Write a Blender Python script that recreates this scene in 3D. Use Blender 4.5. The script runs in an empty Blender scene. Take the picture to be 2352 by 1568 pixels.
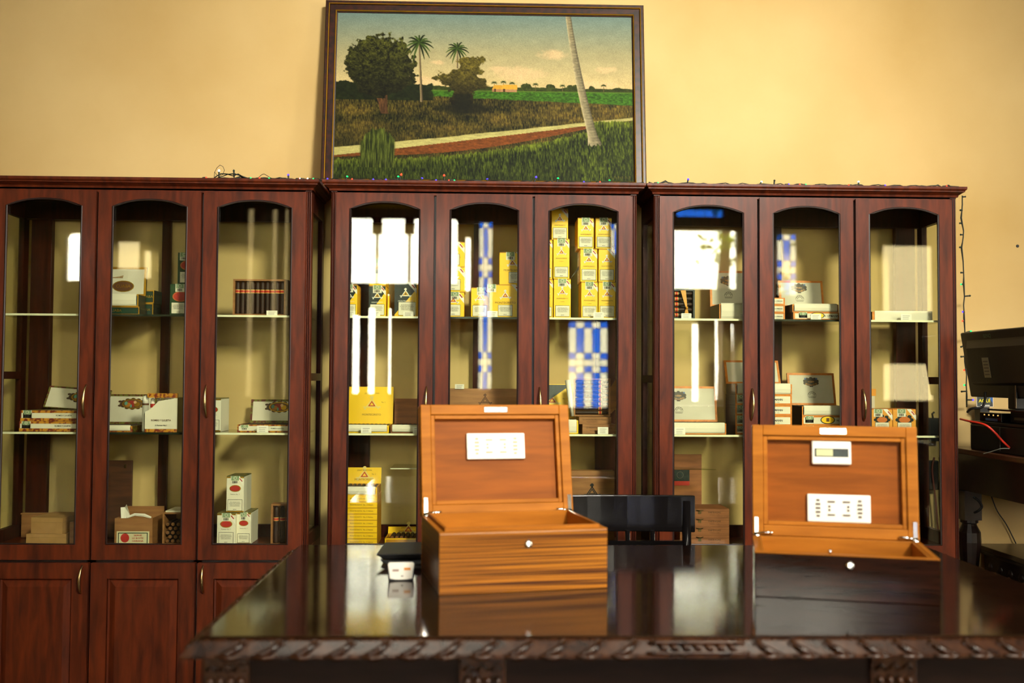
import bpy, math, random
import numpy as np
from mathutils import Vector, Matrix

random.seed(7)
rng = np.random.default_rng(7)
S = bpy.context.scene
COL = S.collection
R = math.radians

# ------------------------------------------------------------------ camera
CH = 1.33                       # eye height
YAW, PITCH, ROLL = 0.02903, 0.03680, 0.00591
FPX = 35.0 / 36.0 * 2352
fw = Vector((math.sin(YAW) * math.cos(PITCH), math.cos(YAW) * math.cos(PITCH), math.sin(PITCH)))
rt0 = Vector((math.cos(YAW), -math.sin(YAW), 0))
up0 = rt0.cross(fw)
rt = math.cos(ROLL) * rt0 + math.sin(ROLL) * up0
up = -math.sin(ROLL) * rt0 + math.cos(ROLL) * up0
cam_d = bpy.data.cameras.new('camera')
cam = bpy.data.objects.new('camera', cam_d)
COL.objects.link(cam)
m = Matrix((rt, up, -fw)).transposed().to_4x4()
m.translation = Vector((0, 0, CH))
cam.matrix_world = m
cam_d.sensor_width = 36
cam_d.lens = 35
cam_d.clip_start = 0.05
cam_d.clip_end = 200
cam_d.dof.use_dof = True
cam_d.dof.focus_distance = 4.0
cam_d.dof.aperture_fstop = 1.7
S.camera = cam

# ------------------------------------------------------------------ world, lights, exposure
W = bpy.data.worlds.new('World')
S.world = W
W.use_nodes = True
bg = W.node_tree.nodes['Background']
bg.inputs[0].default_value = (1.0, 0.93, 0.78, 1)
bg.inputs[1].default_value = 42.0


def area(name, loc, rot, sx, sy, power, color=(1, 1, 1), portal=False):
    d = bpy.data.lights.new(name, 'AREA')
    d.shape = 'RECTANGLE'
    d.size, d.size_y = sx, sy
    d.energy = power
    d.color = color
    if portal:
        d.cycles.is_portal = True
    o = bpy.data.objects.new(name, d)
    o.location = loc
    o.rotation_euler = rot
    COL.objects.link(o)
    return o


# sky portals: one per opening of the street wall and one for the big side window
BACKY = -7.2
KR = (2 * 3.93 - BACKY) / 11.06


def sx(x):
    return x * KR


def sz(z):
    return CH + (z - CH) * KR


for nm, x0, x1, z0, z1 in (('portal_left', -4.7, -3.6, 2.3, 2.95), ('portal_mid', -2.7, 0.2, 0.85, 3.3),
                           ('portal_right', 0.9, 3.6, 0.9, 3.3), ('portal_far', 4.45, 5.15, 1.0, 2.9)):
    x0, x1, z0, z1 = sx(x0), sx(x1), sz(z0), sz(z1)
    area(nm, ((x0 + x1) / 2, BACKY - 0.16, (z0 + z1) / 2), (R(90), 0, R(180)), x1 - x0, z1 - z0, 1, portal=True)
area('portal_side', (7.16, -2.0, 2.3), (R(90), 0, R(90)), 1.4, 2.0, 1, portal=True)
# unseen fill lights, added below the ceiling to lift the whole room
area('added_fill_a', (-0.6, 0.6, 4.6), (0, 0, 0), 1.2, 0.25, 22, (1.0, 0.93, 0.76))
area('added_fill_b', (1.6, 0.6, 4.6), (0, 0, 0), 1.2, 0.25, 22, (1.0, 0.93, 0.76))
# unseen spotlight, added to brighten the middle of the display wall
sp_d = bpy.data.lights.new('added_wall_spot', 'SPOT')
sp_d.energy = 2300
sp_d.color = (1.0, 0.94, 0.80)
sp_d.spot_size = R(50)
sp_d.spot_blend = 1.0
sp_d.shadow_soft_size = 0.5
sp_o = bpy.data.objects.new('added_wall_spot', sp_d)
sp_o.location = (2.2, -1.6, 4.3)
sp_o.rotation_euler = (Vector((0.25, 4.27, 1.75)) - Vector(sp_o.location)).to_track_quat('-Z', 'Y').to_euler()
COL.objects.link(sp_o)

S.view_settings.view_transform = 'Standard'
S.view_settings.look = 'None'
S.view_settings.gamma = 1
S.view_settings.use_curve_mapping = False
S.view_settings.exposure = 0.14
cy = S.cycles
cy.max_bounces = 8
cy.diffuse_bounces = 4
cy.glossy_bounces = 4
cy.transmission_bounces = 4
cy.transparent_max_bounces = 28
cy.use_denoising = True
cy.use_adaptive_sampling = True
cy.adaptive_threshold = 0.02
cy.sample_clamp_indirect = 120
cy.blur_glossy = 0.2
cy.caustics_reflective = False
cy.caustics_refractive = False


# ------------------------------------------------------------------ helpers
def PX(x, y, Y):
    """A point of the photograph on the upright plane at distance Y -> (X, Z)."""
    d = fw + rt * ((x - 1176) / FPX) - up * ((y - 784) / FPX)
    t = Y / d.y
    return d.x * t, CH + d.z * t


def PZ(x, y, Z):
    """A point of the photograph on the level plane at height Z -> (X, Y)."""
    d = fw + rt * ((x - 1176) / FPX) - up * ((y - 784) / FPX)
    t = (Z - CH) / d.z
    return d.x * t, d.y * t


def lin(h):
    h = h.lstrip('#')
    c = [int(h[i:i + 2], 16) / 255 for i in (0, 2, 4)]
    return tuple(v / 12.92 if v <= 0.04045 else ((v + 0.055) / 1.055) ** 2.4 for v in c) + (1,)


MATS = {}


def mat(name, col, rough=0.5, metal=0.0, col2=None, scale=(1, 1, 1), nscale=8.0, detail=4.0, bump=0.0, emit=0.0,
        coat=0.0, spec=0.5, lo=0.35, hi=0.65, distort=0.0, rvar=0.0):
    if name in MATS:
        return MATS[name]
    M = bpy.data.materials.new(name)
    M.use_nodes = True
    N, L = M.node_tree.nodes, M.node_tree.links
    b = N['Principled BSDF']
    b.inputs['Base Color'].default_value = lin(col)
    b.inputs['Roughness'].default_value = rough
    b.inputs['Metallic'].default_value = metal
    b.inputs['Specular IOR Level'].default_value = spec
    if coat:
        b.inputs['Coat Weight'].default_value = coat
        b.inputs['Coat Roughness'].default_value = 0.12
    if emit:
        b.inputs['Emission Color'].default_value = lin(col)
        b.inputs['Emission Strength'].default_value = emit
    if col2 or bump or rvar:
        tc = N.new('ShaderNodeTexCoord')
        mp = N.new('ShaderNodeMapping')
        mp.inputs['Scale'].default_value = scale
        L.new(tc.outputs['Object'], mp.inputs['Vector'])
        nz = N.new('ShaderNodeTexNoise')
        nz.inputs['Scale'].default_value = nscale
        nz.inputs['Detail'].default_value = detail
        nz.inputs['Distortion'].default_value = distort
        L.new(mp.outputs['Vector'], nz.inputs['Vector'])
        if col2:
            rp = N.new('ShaderNodeValToRGB')
            rp.color_ramp.elements[0].position = lo
            rp.color_ramp.elements[1].position = hi
            rp.color_ramp.elements[0].color = lin(col2)
            rp.color_ramp.elements[1].color = lin(col)
            L.new(nz.outputs['Fac'], rp.inputs['Fac'])
            L.new(rp.outputs['Color'], b.inputs['Base Color'])
        if bump:
            bp = N.new('ShaderNodeBump')
            bp.inputs['Strength'].default_value = bump
            bp.inputs['Distance'].default_value = 0.01
            L.new(nz.outputs['Fac'], bp.inputs['Height'])
            L.new(bp.outputs['Normal'], b.inputs['Normal'])
        if rvar:
            mr = N.new('ShaderNodeMapRange')
            mr.inputs['To Min'].default_value = max(0.02, rough - rvar)
            mr.inputs['To Max'].default_value = rough + rvar
            L.new(nz.outputs['Fac'], mr.inputs['Value'])
            L.new(mr.outputs['Result'], b.inputs['Roughness'])
    MATS[name] = M
    return M


def glass(name, tint, rough=0.0, f0=0.04):
    """Thin window glass: clear tinted transmission plus a Schlick mirror term."""
    M = bpy.data.materials.new(name)
    M.use_nodes = True
    N, L = M.node_tree.nodes, M.node_tree.links
    N.remove(N['Principled BSDF'])
    out = N['Material Output']
    tr = N.new('ShaderNodeBsdfTransparent')
    tr.inputs[0].default_value = tint + (1,)
    gl = N.new('ShaderNodeBsdfGlossy')
    gl.inputs['Roughness'].default_value = rough
    lw = N.new('ShaderNodeLayerWeight')
    lw.inputs['Blend'].default_value = 0.5
    p = N.new('ShaderNodeMath')
    p.operation = 'POWER'
    p.inputs[1].default_value = 5
    L.new(lw.outputs['Facing'], p.inputs[0])
    ma = N.new('ShaderNodeMath')
    ma.operation = 'MULTIPLY_ADD'
    ma.inputs[1].default_value = 1 - f0
    ma.inputs[2].default_value = f0
    L.new(p.outputs[0], ma.inputs[0])
    mx = N.new('ShaderNodeMixShader')
    L.new(ma.outputs[0], mx.inputs[0])
    L.new(tr.outputs[0], mx.inputs[1])
    L.new(gl.outputs[0], mx.inputs[2])
    L.new(mx.outputs[0], out.inputs['Surface'])
    MATS[name] = M
    return M


class MB:
    """Collects faces; build() links them as ONE mesh object."""

    def __init__(s):
        s.v, s.f, s.mi, s.cur, s.M = [], [], [], 0, None

    def add(s, vs, fs):
        n = len(s.v)
        for p in vs:
            p = Vector(p)
            s.v.append(tuple(s.M @ p) if s.M else tuple(p))
        for f in fs:
            s.f.append([i + n for i in f])
            s.mi.append(s.cur)
        return s

    def box(s, x0, x1, y0, y1, z0, z1):
        return s.add([(x0, y0, z0), (x1, y0, z0), (x1, y1, z0), (x0, y1, z0), (x0, y0, z1), (x1, y0, z1), (x1, y1, z1), (x0, y1, z1)],
                     [(0, 3, 2, 1), (4, 5, 6, 7), (0, 1, 5, 4), (1, 2, 6, 5), (2, 3, 7, 6), (3, 0, 4, 7)])

    def quad(s, x0, x1, z0, z1, y):
        return s.add([(x0, y, z0), (x1, y, z0), (x1, y, z1), (x0, y, z1)], [(0, 1, 2, 3)])

    def poly(s, pts, y):
        return s.add([(x, y, z) for x, z in pts], [tuple(range(len(pts)))])

    def disc(s, cx, cz, rx, rz, y, n=18, a0=0, a1=360):
        full = a1 - a0 >= 360
        k = n if full else n + 1
        pts = [(cx + rx * math.cos(R(a0 + (a1 - a0) * i / n)), cz + rz * math.sin(R(a0 + (a1 - a0) * i / n))) for i in range(k)]
        return s.poly(pts, y)

    def ring(s, cx, cz, rx, rz, w, y, n=20, a0=0, a1=360):
        vs, fs = [], []
        for i in range(n + 1):
            a = R(a0 + (a1 - a0) * i / n)
            vs += [(cx + rx * math.cos(a), y, cz + rz * math.sin(a)), (cx + (rx - w) * math.cos(a), y, cz + (rz - w) * math.sin(a))]
        for i in range(n):
            fs.append((2 * i, 2 * i + 2, 2 * i + 3, 2 * i + 1)[::-1])
        return s.add(vs, fs)

    def prism(s, pts, y0, y1):
        """x-z polygon (counter-clockwise seen from -y) extruded along y."""
        n = len(pts)
        vs = [(x, y0, z) for x, z in pts] + [(x, y1, z) for x, z in pts]
        fs = [tuple(range(n)), tuple(range(2 * n - 1, n - 1, -1))]
        for i in range(n):
            j = (i + 1) % n
            fs.append((j, i, n + i, n + j))
        return s.add(vs, fs)

    def lathe(s, prof, c=(0, 0, 0), n=16, axis='z'):
        vs, fs = [], []
        for r, h in prof:
            for i in range(n):
                a = 2 * math.pi * i / n
                p = (r * math.cos(a), r * math.sin(a), h)
                if axis == 'x':
                    p = (h, p[0], p[1])
                elif axis == 'y':
                    p = (p[0], h, -p[1])
                vs.append((p[0] + c[0], p[1] + c[1], p[2] + c[2]))
        k = len(prof)
        for j in range(k - 1):
            for i in range(n):
                i2 = (i + 1) % n
                fs.append((j * n + i, j * n + i2, (j + 1) * n + i2, (j + 1) * n + i))
        fs.append(tuple(range(n - 1, -1, -1)))
        fs.append(tuple((k - 1) * n + i for i in range(n)))
        return s.add(vs, fs)

    def tube(s, pts, r, n=6):
        pts = [Vector(p) for p in pts]
        k = len(pts)
        rr = r if isinstance(r, (list, tuple)) else [r] * k
        vs, fs = [], []
        ref = None
        for i, p in enumerate(pts):
            t = (pts[min(i + 1, k - 1)] - pts[max(i - 1, 0)])
            t = t.normalized() if t.length > 1e-9 else Vector((0, 0, 1))
            if ref is None:
                ref = t.orthogonal().normalized()
            ref = (ref - t * ref.dot(t))
            ref = ref.normalized() if ref.length > 1e-6 else t.orthogonal().normalized()
            b = t.cross(ref)
            for q in range(n):
                a = 2 * math.pi * q / n
                vs.append(p + (ref * math.cos(a) + b * math.sin(a)) * rr[i])
        for i in range(k - 1):
            for q in range(n):
                q2 = (q + 1) % n
                fs.append((i * n + q, i * n + q2, (i + 1) * n + q2, (i + 1) * n + q))
        fs.append(tuple(range(n - 1, -1, -1)))
        fs.append(tuple((k - 1) * n + q for q in range(n)))
        return s.add(vs, fs)

    def frame(s, x0, x1, z0, z1, w, y0, y1):
        """Four mitre-less bars around a rectangle (outer edge given)."""
        s.box(x0, x0 + w, y0, y1, z0, z1)
        s.box(x1 - w, x1, y0, y1, z0, z1)
        s.box(x0 + w, x1 - w, y0, y1, z0, z0 + w)
        return s.box(x0 + w, x1 - w, y0, y1, z1 - w, z1)

    def build(s, name, mats, parent=None, bevel=0.0, smooth=False, loc=None):
        me = bpy.data.meshes.new(name)
        me.from_pydata(s.v, [], s.f)
        mats = mats if isinstance(mats, (list, tuple)) else [mats]
        for q in mats:
            me.materials.append(q)
        if len(mats) > 1:
            me.polygons.foreach_set('material_index', s.mi)
        if smooth:
            me.polygons.foreach_set('use_smooth', [True] * len(me.polygons))
        me.update()
        o = bpy.data.objects.new(name, me)
        COL.objects.link(o)
        if parent:
            o.parent = parent
        if loc:
            o.location = loc
        if bevel:
            b = o.modifiers.new('edge', 'BEVEL')
            b.width = bevel
            b.segments = 2
            b.limit_method = 'ANGLE'
        return o


def tag(o, label, cat, group=None):
    o['label'] = label
    o['category'] = cat
    if group:
        o['group'] = group
    return o


def thing(name, label, cat, loc=(0, 0, 0), rz=0.0, group=None):
    o = bpy.data.objects.new(name, None)
    o.empty_display_size = 0.05
    COL.objects.link(o)
    o.location = loc
    o.rotation_euler = (0, 0, rz)
    return tag(o, label, cat, group)


def struct(o):
    o['kind'] = 'structure'
    return o


_txt = {}


def text(body, parent, x, z, mt, height=None, width=None, y=-0.0012, name='lettering', align='CENTER', rot=0.0, bold=False, squash=None):
    """Flat printed lettering standing in the x-z plane, facing -y; height = cap height, or fit to width."""
    key = (body, mt.name, align, bold)
    if key not in _txt:
        cu = bpy.data.curves.new('lettering', 'FONT')
        cu.body = body
        cu.size = 1
        cu.align_x = align
        cu.align_y = 'CENTER'
        cu.resolution_u = 2
        if bold:
            cu.offset = 0.02
        o = bpy.data.objects.new('lettering', cu)
        COL.objects.link(o)
        me = bpy.data.meshes.new_from_object(o.evaluated_get(bpy.context.evaluated_depsgraph_get()))
        COL.objects.unlink(o)
        bpy.data.objects.remove(o)
        me.transform(Matrix.Rotation(R(90), 4, 'X'))
        me.materials.clear()
        me.materials.append(mt)
        xs = [v.co.x for v in me.vertices] or [0, 1]
        zs = [v.co.z for v in me.vertices] or [0, 1]
        _txt[key] = (me, max(xs) - min(xs), max(zs) - min(zs))
    me, w, h = _txt[key]
    k = width / w if width else height / h
    o = bpy.data.objects.new(name, me)
    COL.objects.link(o)
    o.parent = parent
    o.location = (x, y, z)
    kz = k
    if width and height:
        kz = height / h
    o.scale = (k, 1, kz)
    if rot:
        o.rotation_euler = (0, rot, 0)
    return o


# ------------------------------------------------------------------ materials
M_wall = mat('plaster_yellow', '#D0B47A', 0.85, col2='#B99858', nscale=0.9, detail=6, bump=0.05, lo=0.28, hi=0.62)
M_ceil = mat('ceiling_timber', '#4A3826', 0.7, col2='#38291A', scale=(1, 8, 1), nscale=3)
M_bwall = mat('panelled_back_wall', '#8A7850', 0.8, col2='#7A6A44', nscale=2)
M_floor = mat('floor_tile', '#6A5036', 0.4, col2='#523C28', nscale=3)
M_pave = mat('pavement', '#9C9486', 0.9, col2='#857C6E', nscale=4)
M_wood = mat('mahogany', '#682A10', 0.36, spec=0.2, col2='#34140A', scale=(11, 11, 1.6), nscale=3.4, detail=9, lo=0.25, hi=0.80, bump=0.04, coat=0.05, distort=0.4)
M_woodd = mat('mahogany_dark', '#42180B', 0.38, spec=0.16, col2='#210A06', scale=(14, 14, 1.2), nscale=4, detail=8, lo=0.3, hi=0.72)
M_gap = mat('shadow_bead', '#1E0B07', 0.4)
M_glass = glass('door_glass', (0.935, 0.957, 0.893))
M_sglass = glass('shelf_glass', (0.94, 0.965, 0.91))
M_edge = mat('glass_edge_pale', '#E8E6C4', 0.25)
M_edge_shaded = mat('glass_edge_shaded', '#20281C', 0.2)
M_brass = mat('brushed_brass', '#C9B07A', 0.28, metal=1.0)
M_chrome = mat('chrome', '#E8E6E2', 0.14, metal=1.0)
M_gold = mat('gilt', '#C8962E', 0.35, metal=0.8)
M_frame = mat('frame_dark', '#1C0A05', 0.35, spec=0.3, col2='#38160A', nscale=40, lo=0.4, hi=0.6)
M_table = mat('table_ebony', '#2A160C', 0.10, col2='#170B06', scale=(1.2, 14, 14), nscale=6, detail=6, rvar=0.04, spec=0.8)
M_carve = mat('table_carving', '#4A2A16', 0.26, spec=0.5, col2='#26130A', nscale=30, bump=0.05)
M_black = mat('black_lacquer', '#0A0809', 0.14, spec=0.3, col2='#100E0E', nscale=5)
M_plast = mat('black_plastic', '#0B0B0C', 0.45, spec=0.3, col2='#111112', nscale=60)
M_rub = mat('black_cable', '#0A0B0A', 0.6)
M_greenw = mat('green_wire', '#0E1A10', 0.55)
M_redc = mat('red_cable', '#D8321E', 0.45)
M_zebra = mat('zebrano', '#B4701F', 0.34, spec=0.3, col2='#431D07', scale=(0.4, 0.4, 90), nscale=3.4, detail=3, lo=0.40, hi=0.58, distort=0.05)
M_zebside = mat('zebrano_end', '#6E3A12', 0.4, spec=0.3, col2='#3A1A08', scale=(0.35, 0.35, 52), nscale=3.4, detail=3)
M_cedar = mat('cedar', '#AE6A1E', 0.5, spec=0.12, col2='#955815', scale=(1, 1, 9), nscale=4, detail=6, distort=0.3)
M_cedarp = mat('cedar_panel', '#945012', 0.5, spec=0.12, col2='#7A400B', scale=(1, 1, 10), nscale=3, detail=6, distort=0.3)
M_rose = mat('rosewood', '#2C140A', 0.11, spec=0.22, col2='#170A05', scale=(1.5, 1.5, 16), nscale=4, detail=6, distort=0.5)
M_white = mat('white_card', '#EFEADC', 0.6)
M_paper = mat('cream_paper', '#E6DFC8', 0.75)
M_lidp = mat('lid_paper', '#DAD3BE', 0.7, col2='#D0C8B2', nscale=12)
M_ink = mat('black_ink', '#1C1614', 0.6)
M_inkg = mat('grey_ink', '#6B6257', 0.6)
M_inkbr = mat('brown_ink', '#5A3412', 0.6)
M_red = mat('red_ink', '#B3261A', 0.5)
M_yel = mat('yellow_card', '#FFD00E', 0.40, col2='#FAC808', nscale=6)
M_yeld = mat('yellow_card_flap', '#C08410', 0.5)
M_orange = mat('orange_card', '#EBA43A', 0.45, col2='#E2962C', nscale=8)
M_orl = mat('orange_edging', '#E0871C', 0.5, col2='#C86E12', nscale=60)
M_blk = mat('black_card', '#171A1A', 0.4, col2='#20302C', nscale=50)
M_grn = mat('green_card', '#24481E', 0.5, col2='#1A3A18', nscale=30)
M_grnd = mat('dark_green_card', '#0F3A24', 0.45, col2='#0A2A1C', nscale=30)
M_stamp = mat('stamp_green', '#75906A', 0.6, col2='#9AAC84', nscale=90)
M_maroon = mat('maroon_card', '#3A1610', 0.5, col2='#2C100C', nscale=10)
M_fest = mat('festoon_border', '#C98A1E', 0.5, col2='#7A2412', nscale=70, detail=1, lo=0.42, hi=0.56)
M_fest2 = mat('festoon_border_dark', '#6A6A22', 0.5, col2='#5A1A0C', nscale=90, detail=1, lo=0.42, hi=0.56)
M_cwood = mat('cigar_box_wood', '#A3703E', 0.6, col2='#8A5A2E', scale=(1, 1, 8), nscale=6, detail=5)
M_cwood2 = mat('cigar_box_wood_red', '#9A5E30', 0.6, col2='#7C4722', scale=(1, 1, 8), nscale=6, detail=5)
M_cwoodd = mat('cigar_box_wood_dark', '#5A331A', 0.55, col2='#3E2210', scale=(1, 1, 8), nscale=6, detail=5)
M_kraft = mat('kraft_card', '#B48A52', 0.75, col2='#A67C46', nscale=20)
M_cigar = mat('cigar_leaf', '#3A2012', 0.6, col2='#241208', scale=(8, 8, 2), nscale=10)
M_foot = mat('cigar_foot', '#8A5A2A', 0.8, col2='#5A3414', nscale=200)
M_band = mat('cigar_band', '#B8301C', 0.4)
M_bandg = mat('cigar_band_gold', '#D8B45A', 0.35)
M_dark = mat('dark_interior', '#120A07', 0.7)
M_acryl = glass('acrylic_sheet', (0.86, 0.9, 0.78), f0=0.06)
M_skyp = mat('sign_blue', '#1A5AA8', 0.5)
M_signy = mat('sign_yellow', '#F2E21C', 0.5)


# ------------------------------------------------------------------ room shell
WY = 4.27                        # the wall behind the cabinets
XL, XR, HT = -7.2, 7.2, 5.0
struct(MB().box(XL, XR, BACKY, WY, -0.1, 0).build('floor', M_floor))
struct(MB().box(XL, XR, BACKY - 0.3, WY + 0.2, HT, HT + 0.1).build('ceiling', M_ceil))
struct(MB().box(XL, XR + 0.2, WY, WY + 0.2, 0, HT).build('wall_front', M_wall))
struct(MB().box(XL - 0.2, XL, BACKY - 0.3, WY + 0.2, 0, HT).build('wall_left', M_wall))


def wall_with_holes(name, a0, a1, holes, t0, t1, axis):
    """A wall of height HT pierced by rectangular holes (a0,a1,z0,z1)."""
    xs = sorted({a0, a1, *[h[0] for h in holes], *[h[1] for h in holes]})
    zs = sorted({0, HT, *[h[2] for h in holes], *[h[3] for h in holes]})
    mb = MB()
    for i in range(len(xs) - 1):
        for j in range(len(zs) - 1):
            cx, cz = (xs[i] + xs[i + 1]) / 2, (zs[j] + zs[j + 1]) / 2
            if any(h[0] < cx < h[1] and h[2] < cz < h[3] for h in holes):
                continue
            if axis == 'x':
                mb.box(xs[i], xs[i + 1], t0, t1, zs[j], zs[j + 1])
            else:
                mb.box(t0, t1, xs[i], xs[i + 1], zs[j], zs[j + 1])
    return struct(mb.build(name, M_wall if axis == 'y' else M_bwall))


clear = [(-1.5, -0.28, 2.36, 3.12), (2.10, 2.86, 2.33, 3.02),
         (-4.62, -4.40, 2.36, 2.92)]
slits = [(-1.45, -1.375, 1.15, 2.02), (-1.275, -1.205, 1.15, 2.1), (-1.05, -1.025, 1.15, 2.1), (-0.20, -0.15, 2.3, 2.9),
         (2.34, 2.42, 1.05, 1.95), (2.60, 2.68, 1.1, 2.0), (2.78, 2.82, 1.2, 1.95)]
curtain = [(-4.06, -3.80, 2.5, 2.82), (-3.77, -3.67, 2.4, 2.72), (4.5, 5.1, 2.1, 2.86), (4.5, 5.1, 1.1, 1.52), (-2.63, -2.55, 1.1, 3.2), (-2.36, -2.29, 1.1, 3.2), (-2.22, -2.17, 1.1, 3.2)]
stained = [(-0.055, 0.10, 1.2, 3.08), (0.95, 1.40, 1.0, 1.97), (1.42, 1.56, 2.72, 3.08), (3.3, 3.54, 2.28, 2.98), (2.16, 2.7, 3.15, 3.25)]
clear, slits, curtain, stained = [[(sx(a), sx(b), sz(c), sz(d)) for a, b, c, d in L_] for L_ in (clear, slits, curtain, stained)]
wall_with_holes('wall_back', XL, XR, clear + slits + curtain + stained, BACKY - 0.14, BACKY, 'x')
wall_with_holes('wall_right', BACKY - 0.3, WY, [(-2.7, -1.3, 1.3, 3.3)], XR, XR + 0.14, 'y')
struct(MB().box(-40, 40, -40, BACKY - 0.14, -0.2, -0.05).build('pavement', M_pave))

M_wpane = glass('window_glass', (0.97, 0.98, 0.96))
M_curt = glass('curtain_gauze', (0.26, 0.23, 0.17), f0=0.0)
M_curt2 = glass('curtain_gauze_thin', (0.50, 0.46, 0.36), f0=0.0)
M_stw = glass('stained_white', (0.56, 0.55, 0.50), f0=0.02)
M_stb = glass('stained_blue', (0.09, 0.23, 0.55), f0=0.02)
M_lead = mat('window_lead', '#2A241E', 0.5)
nwin = 0
for (x0, x1, z0, z1) in clear:
    nwin += 1
    mb = MB().frame(x0, x1, z0, z1, 0.025, BACKY - 0.10, BACKY - 0.02)
    if x1 - x0 > 1.4:
        for xm in (sx(-1.19), sx(-0.83)):
            mb.box(xm - 0.022, xm + 0.022, BACKY - 0.09, BACKY - 0.04, z0, z1)
            mb.box(xm - 0.075, xm + 0.075, BACKY - 0.12, BACKY - 0.02, z1 - 0.26, z1)
    if x0 < -4:
        w2 = (x1 - x0) / 2
        cx = (x0 + x1) / 2
        for sgn in (-1, 1):        # spandrels of the arch head
            arc = [(cx + sgn * w2 * math.cos(R(a)), z1 - w2 + w2 * math.sin(R(a))) for a in range(0, 91, 15)]
            pts = arc + [(cx + sgn * w2, z1)]
            mb.prism(pts if sgn < 0 else pts, BACKY - 0.12, BACKY - 0.01)
    wn = struct(mb.build('window_%d' % nwin, M_woodd))
    MB().box(x0 + 0.02, x1 - 0.02, BACKY - 0.075, BACKY - 0.07, z0 + 0.02, z1 - 0.02).build('pane', M_wpane, wn)
for (x0, x1, z0, z1) in curtain:
    nwin += 1
    wn = struct(MB().frame(x0, x1, z0, z1, 0.008, BACKY - 0.10, BACKY - 0.02).build('window_%d' % nwin, M_woodd))
    MB().box(x0 + 0.006, x1 - 0.006, BACKY - 0.076, BACKY - 0.07, z0, z1).build('gauze_curtain', M_curt2 if abs(x0) > 4.5 else M_curt, wn)
for (x0, x1, z0, z1) in stained:
    nwin += 1
    wn = struct(MB().frame(x0, x1, z0, z1, 0.012, BACKY - 0.10, BACKY - 0.02).build('window_%d' % nwin, M_lead))
    nc = 3 if x1 - x0 < 0.5 else 5
    if z1 - z0 < 0.3:
        nr = [z0, z1]
    else:
        nr = [z1, z1 - 0.10]
        for zc_ in (3.01, 1.57):
            if z0 + 0.2 < zc_ < z1 - 0.3:
                nr += [zc_ - 0.15, zc_ - 0.05, zc_ + 0.05, zc_ + 0.15]
        nr = sorted(set([q for q in nr if q > z0 + 0.02] + [z0]))
    xs = [x0 + (x1 - x0) * i / nc for i in range(nc + 1)]
    for j in range(len(nr) - 1):
        thin = nr[j + 1] - nr[j] < 0.15
        mid = thin and 0 < j and nr[j] - nr[j - 1] < 0.15 and j + 2 < len(nr) and nr[j + 2] - nr[j + 1] < 0.15
        for i in range(nc):
            blue = (i % 2 == 1) != thin
            if mid:
                blue = False
            if z1 - z0 < 0.3:
                blue = True
            MB().box(xs[i] + 0.004, xs[i + 1] - 0.004, BACKY - 0.066, BACKY - 0.06, nr[j] + 0.004, nr[j + 1] - 0.004).build(
                'stained_pane', M_stb if blue else M_stw, wn)
    lb = MB()
    for xm in xs[1:-1]:
        lb.box(xm - 0.004, xm + 0.004, BACKY - 0.07, BACKY - 0.055, z0, z1)
    for zm in nr[1:-1]:
        lb.box(x0, x1, BACKY - 0.07, BACKY - 0.055, zm - 0.004, zm + 0.004)
    lb.build('lead_came', M_lead, wn)
# street doors: leaves with vertical gaps between their boards
M_door = mat('door_paint', '#8C8468', 0.6)
for k, (x0, x1) in enumerate(((sx(-1.5), sx(-0.28)), (sx(2.10), sx(2.86)))):
    d = struct(MB().frame(x0, x1, 0.02, sz(2.32), 0.05, BACKY, BACKY + 0.04).build('door_%d' % (k + 1), M_door))
    MB().box(x0 + 0.1, x1 - 0.1, BACKY, BACKY + 0.03, 0.2, 1.0).build('door_panel', M_door, d)
MB().box(sx(-1.55), sx(-0.80), BACKY, BACKY + 0.05, sz(3.21), sz(3.26)).build('trim_1', M_yel)['kind'] = 'structure'
wn = struct(MB().frame(-2.7, -1.3, 1.3, 3.3, 0.04, XR + 0.03, XR + 0.08).build('window_%d' % (nwin + 1), M_woodd))
wn.data.transform(Matrix(((0, 1, 0, 0), (1, 0, 0, 0), (0, 0, 1, 0), (0, 0, 0, 1))))

# a street tree outside the right-hand door
tr = thing('street_tree', 'leafy street tree outside the door, mirrored in the right cabinet glass', 'tree', (4.25, -9.6, -0.05))
MB().tube([(0, 0, 0), (0.03, 0, 1.6), (-0.02, 0.05, 3.1), (0.06, 0, 4.2)], [0.16, 0.14, 0.12, 0.07], 8).build('trunk', mat('bark', '#5A4630', 0.9), tr)
mb = MB()
for i in range(300):
    c = random.choice([(-0.05, 0, 3.75), (0.45, 0, 3.5), (0.75, 0, 4.1), (0.1, 0, 4.5), (0.75, 0, 3.0)])
    p = Vector(c) + Vector((random.gauss(0, .17), random.gauss(0, .3), random.gauss(0, .15)))
    a = Vector((random.uniform(-1, 1), random.uniform(-1, 1), random.uniform(-1, 1))).normalized() * 0.09
    b = a.orthogonal().normalized() * 0.035
    mb.add([p - a, p + b, p + a, p - b], [(0, 1, 2, 3)])
fo = mb.build('foliage', mat('leaf', '#B4C456', 0.6, col2='#8AA83C', nscale=3), tr)
fo['kind'] = 'stuff'


# ------------------------------------------------------------------ display cabinets
CY = 3.93          # front plane of the cabinets
CD = 0.31          # depth
Z_TOP, Z_S1, Z_S2, Z_SPLIT, Z_FL = 2.105, 1.573, 1.109, 0.613, 0.662


def d_handle(parent, x, z, L, right):
    s = 1 if right else -1
    pts = []
    for i in range(11):
        t = i / 10
        pts.append((x + s * 0.004 * (t - 0.5), -0.012 - 0.024 * math.sin(math.pi * t) ** 0.7, z - L / 2 + L * t))
    r = [0.0035 + 0.0022 * math.sin(math.pi * i / 10) for i in range(11)]
    MB().tube(pts, r, 8).build('handle', M_brass, parent, smooth=True)


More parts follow.
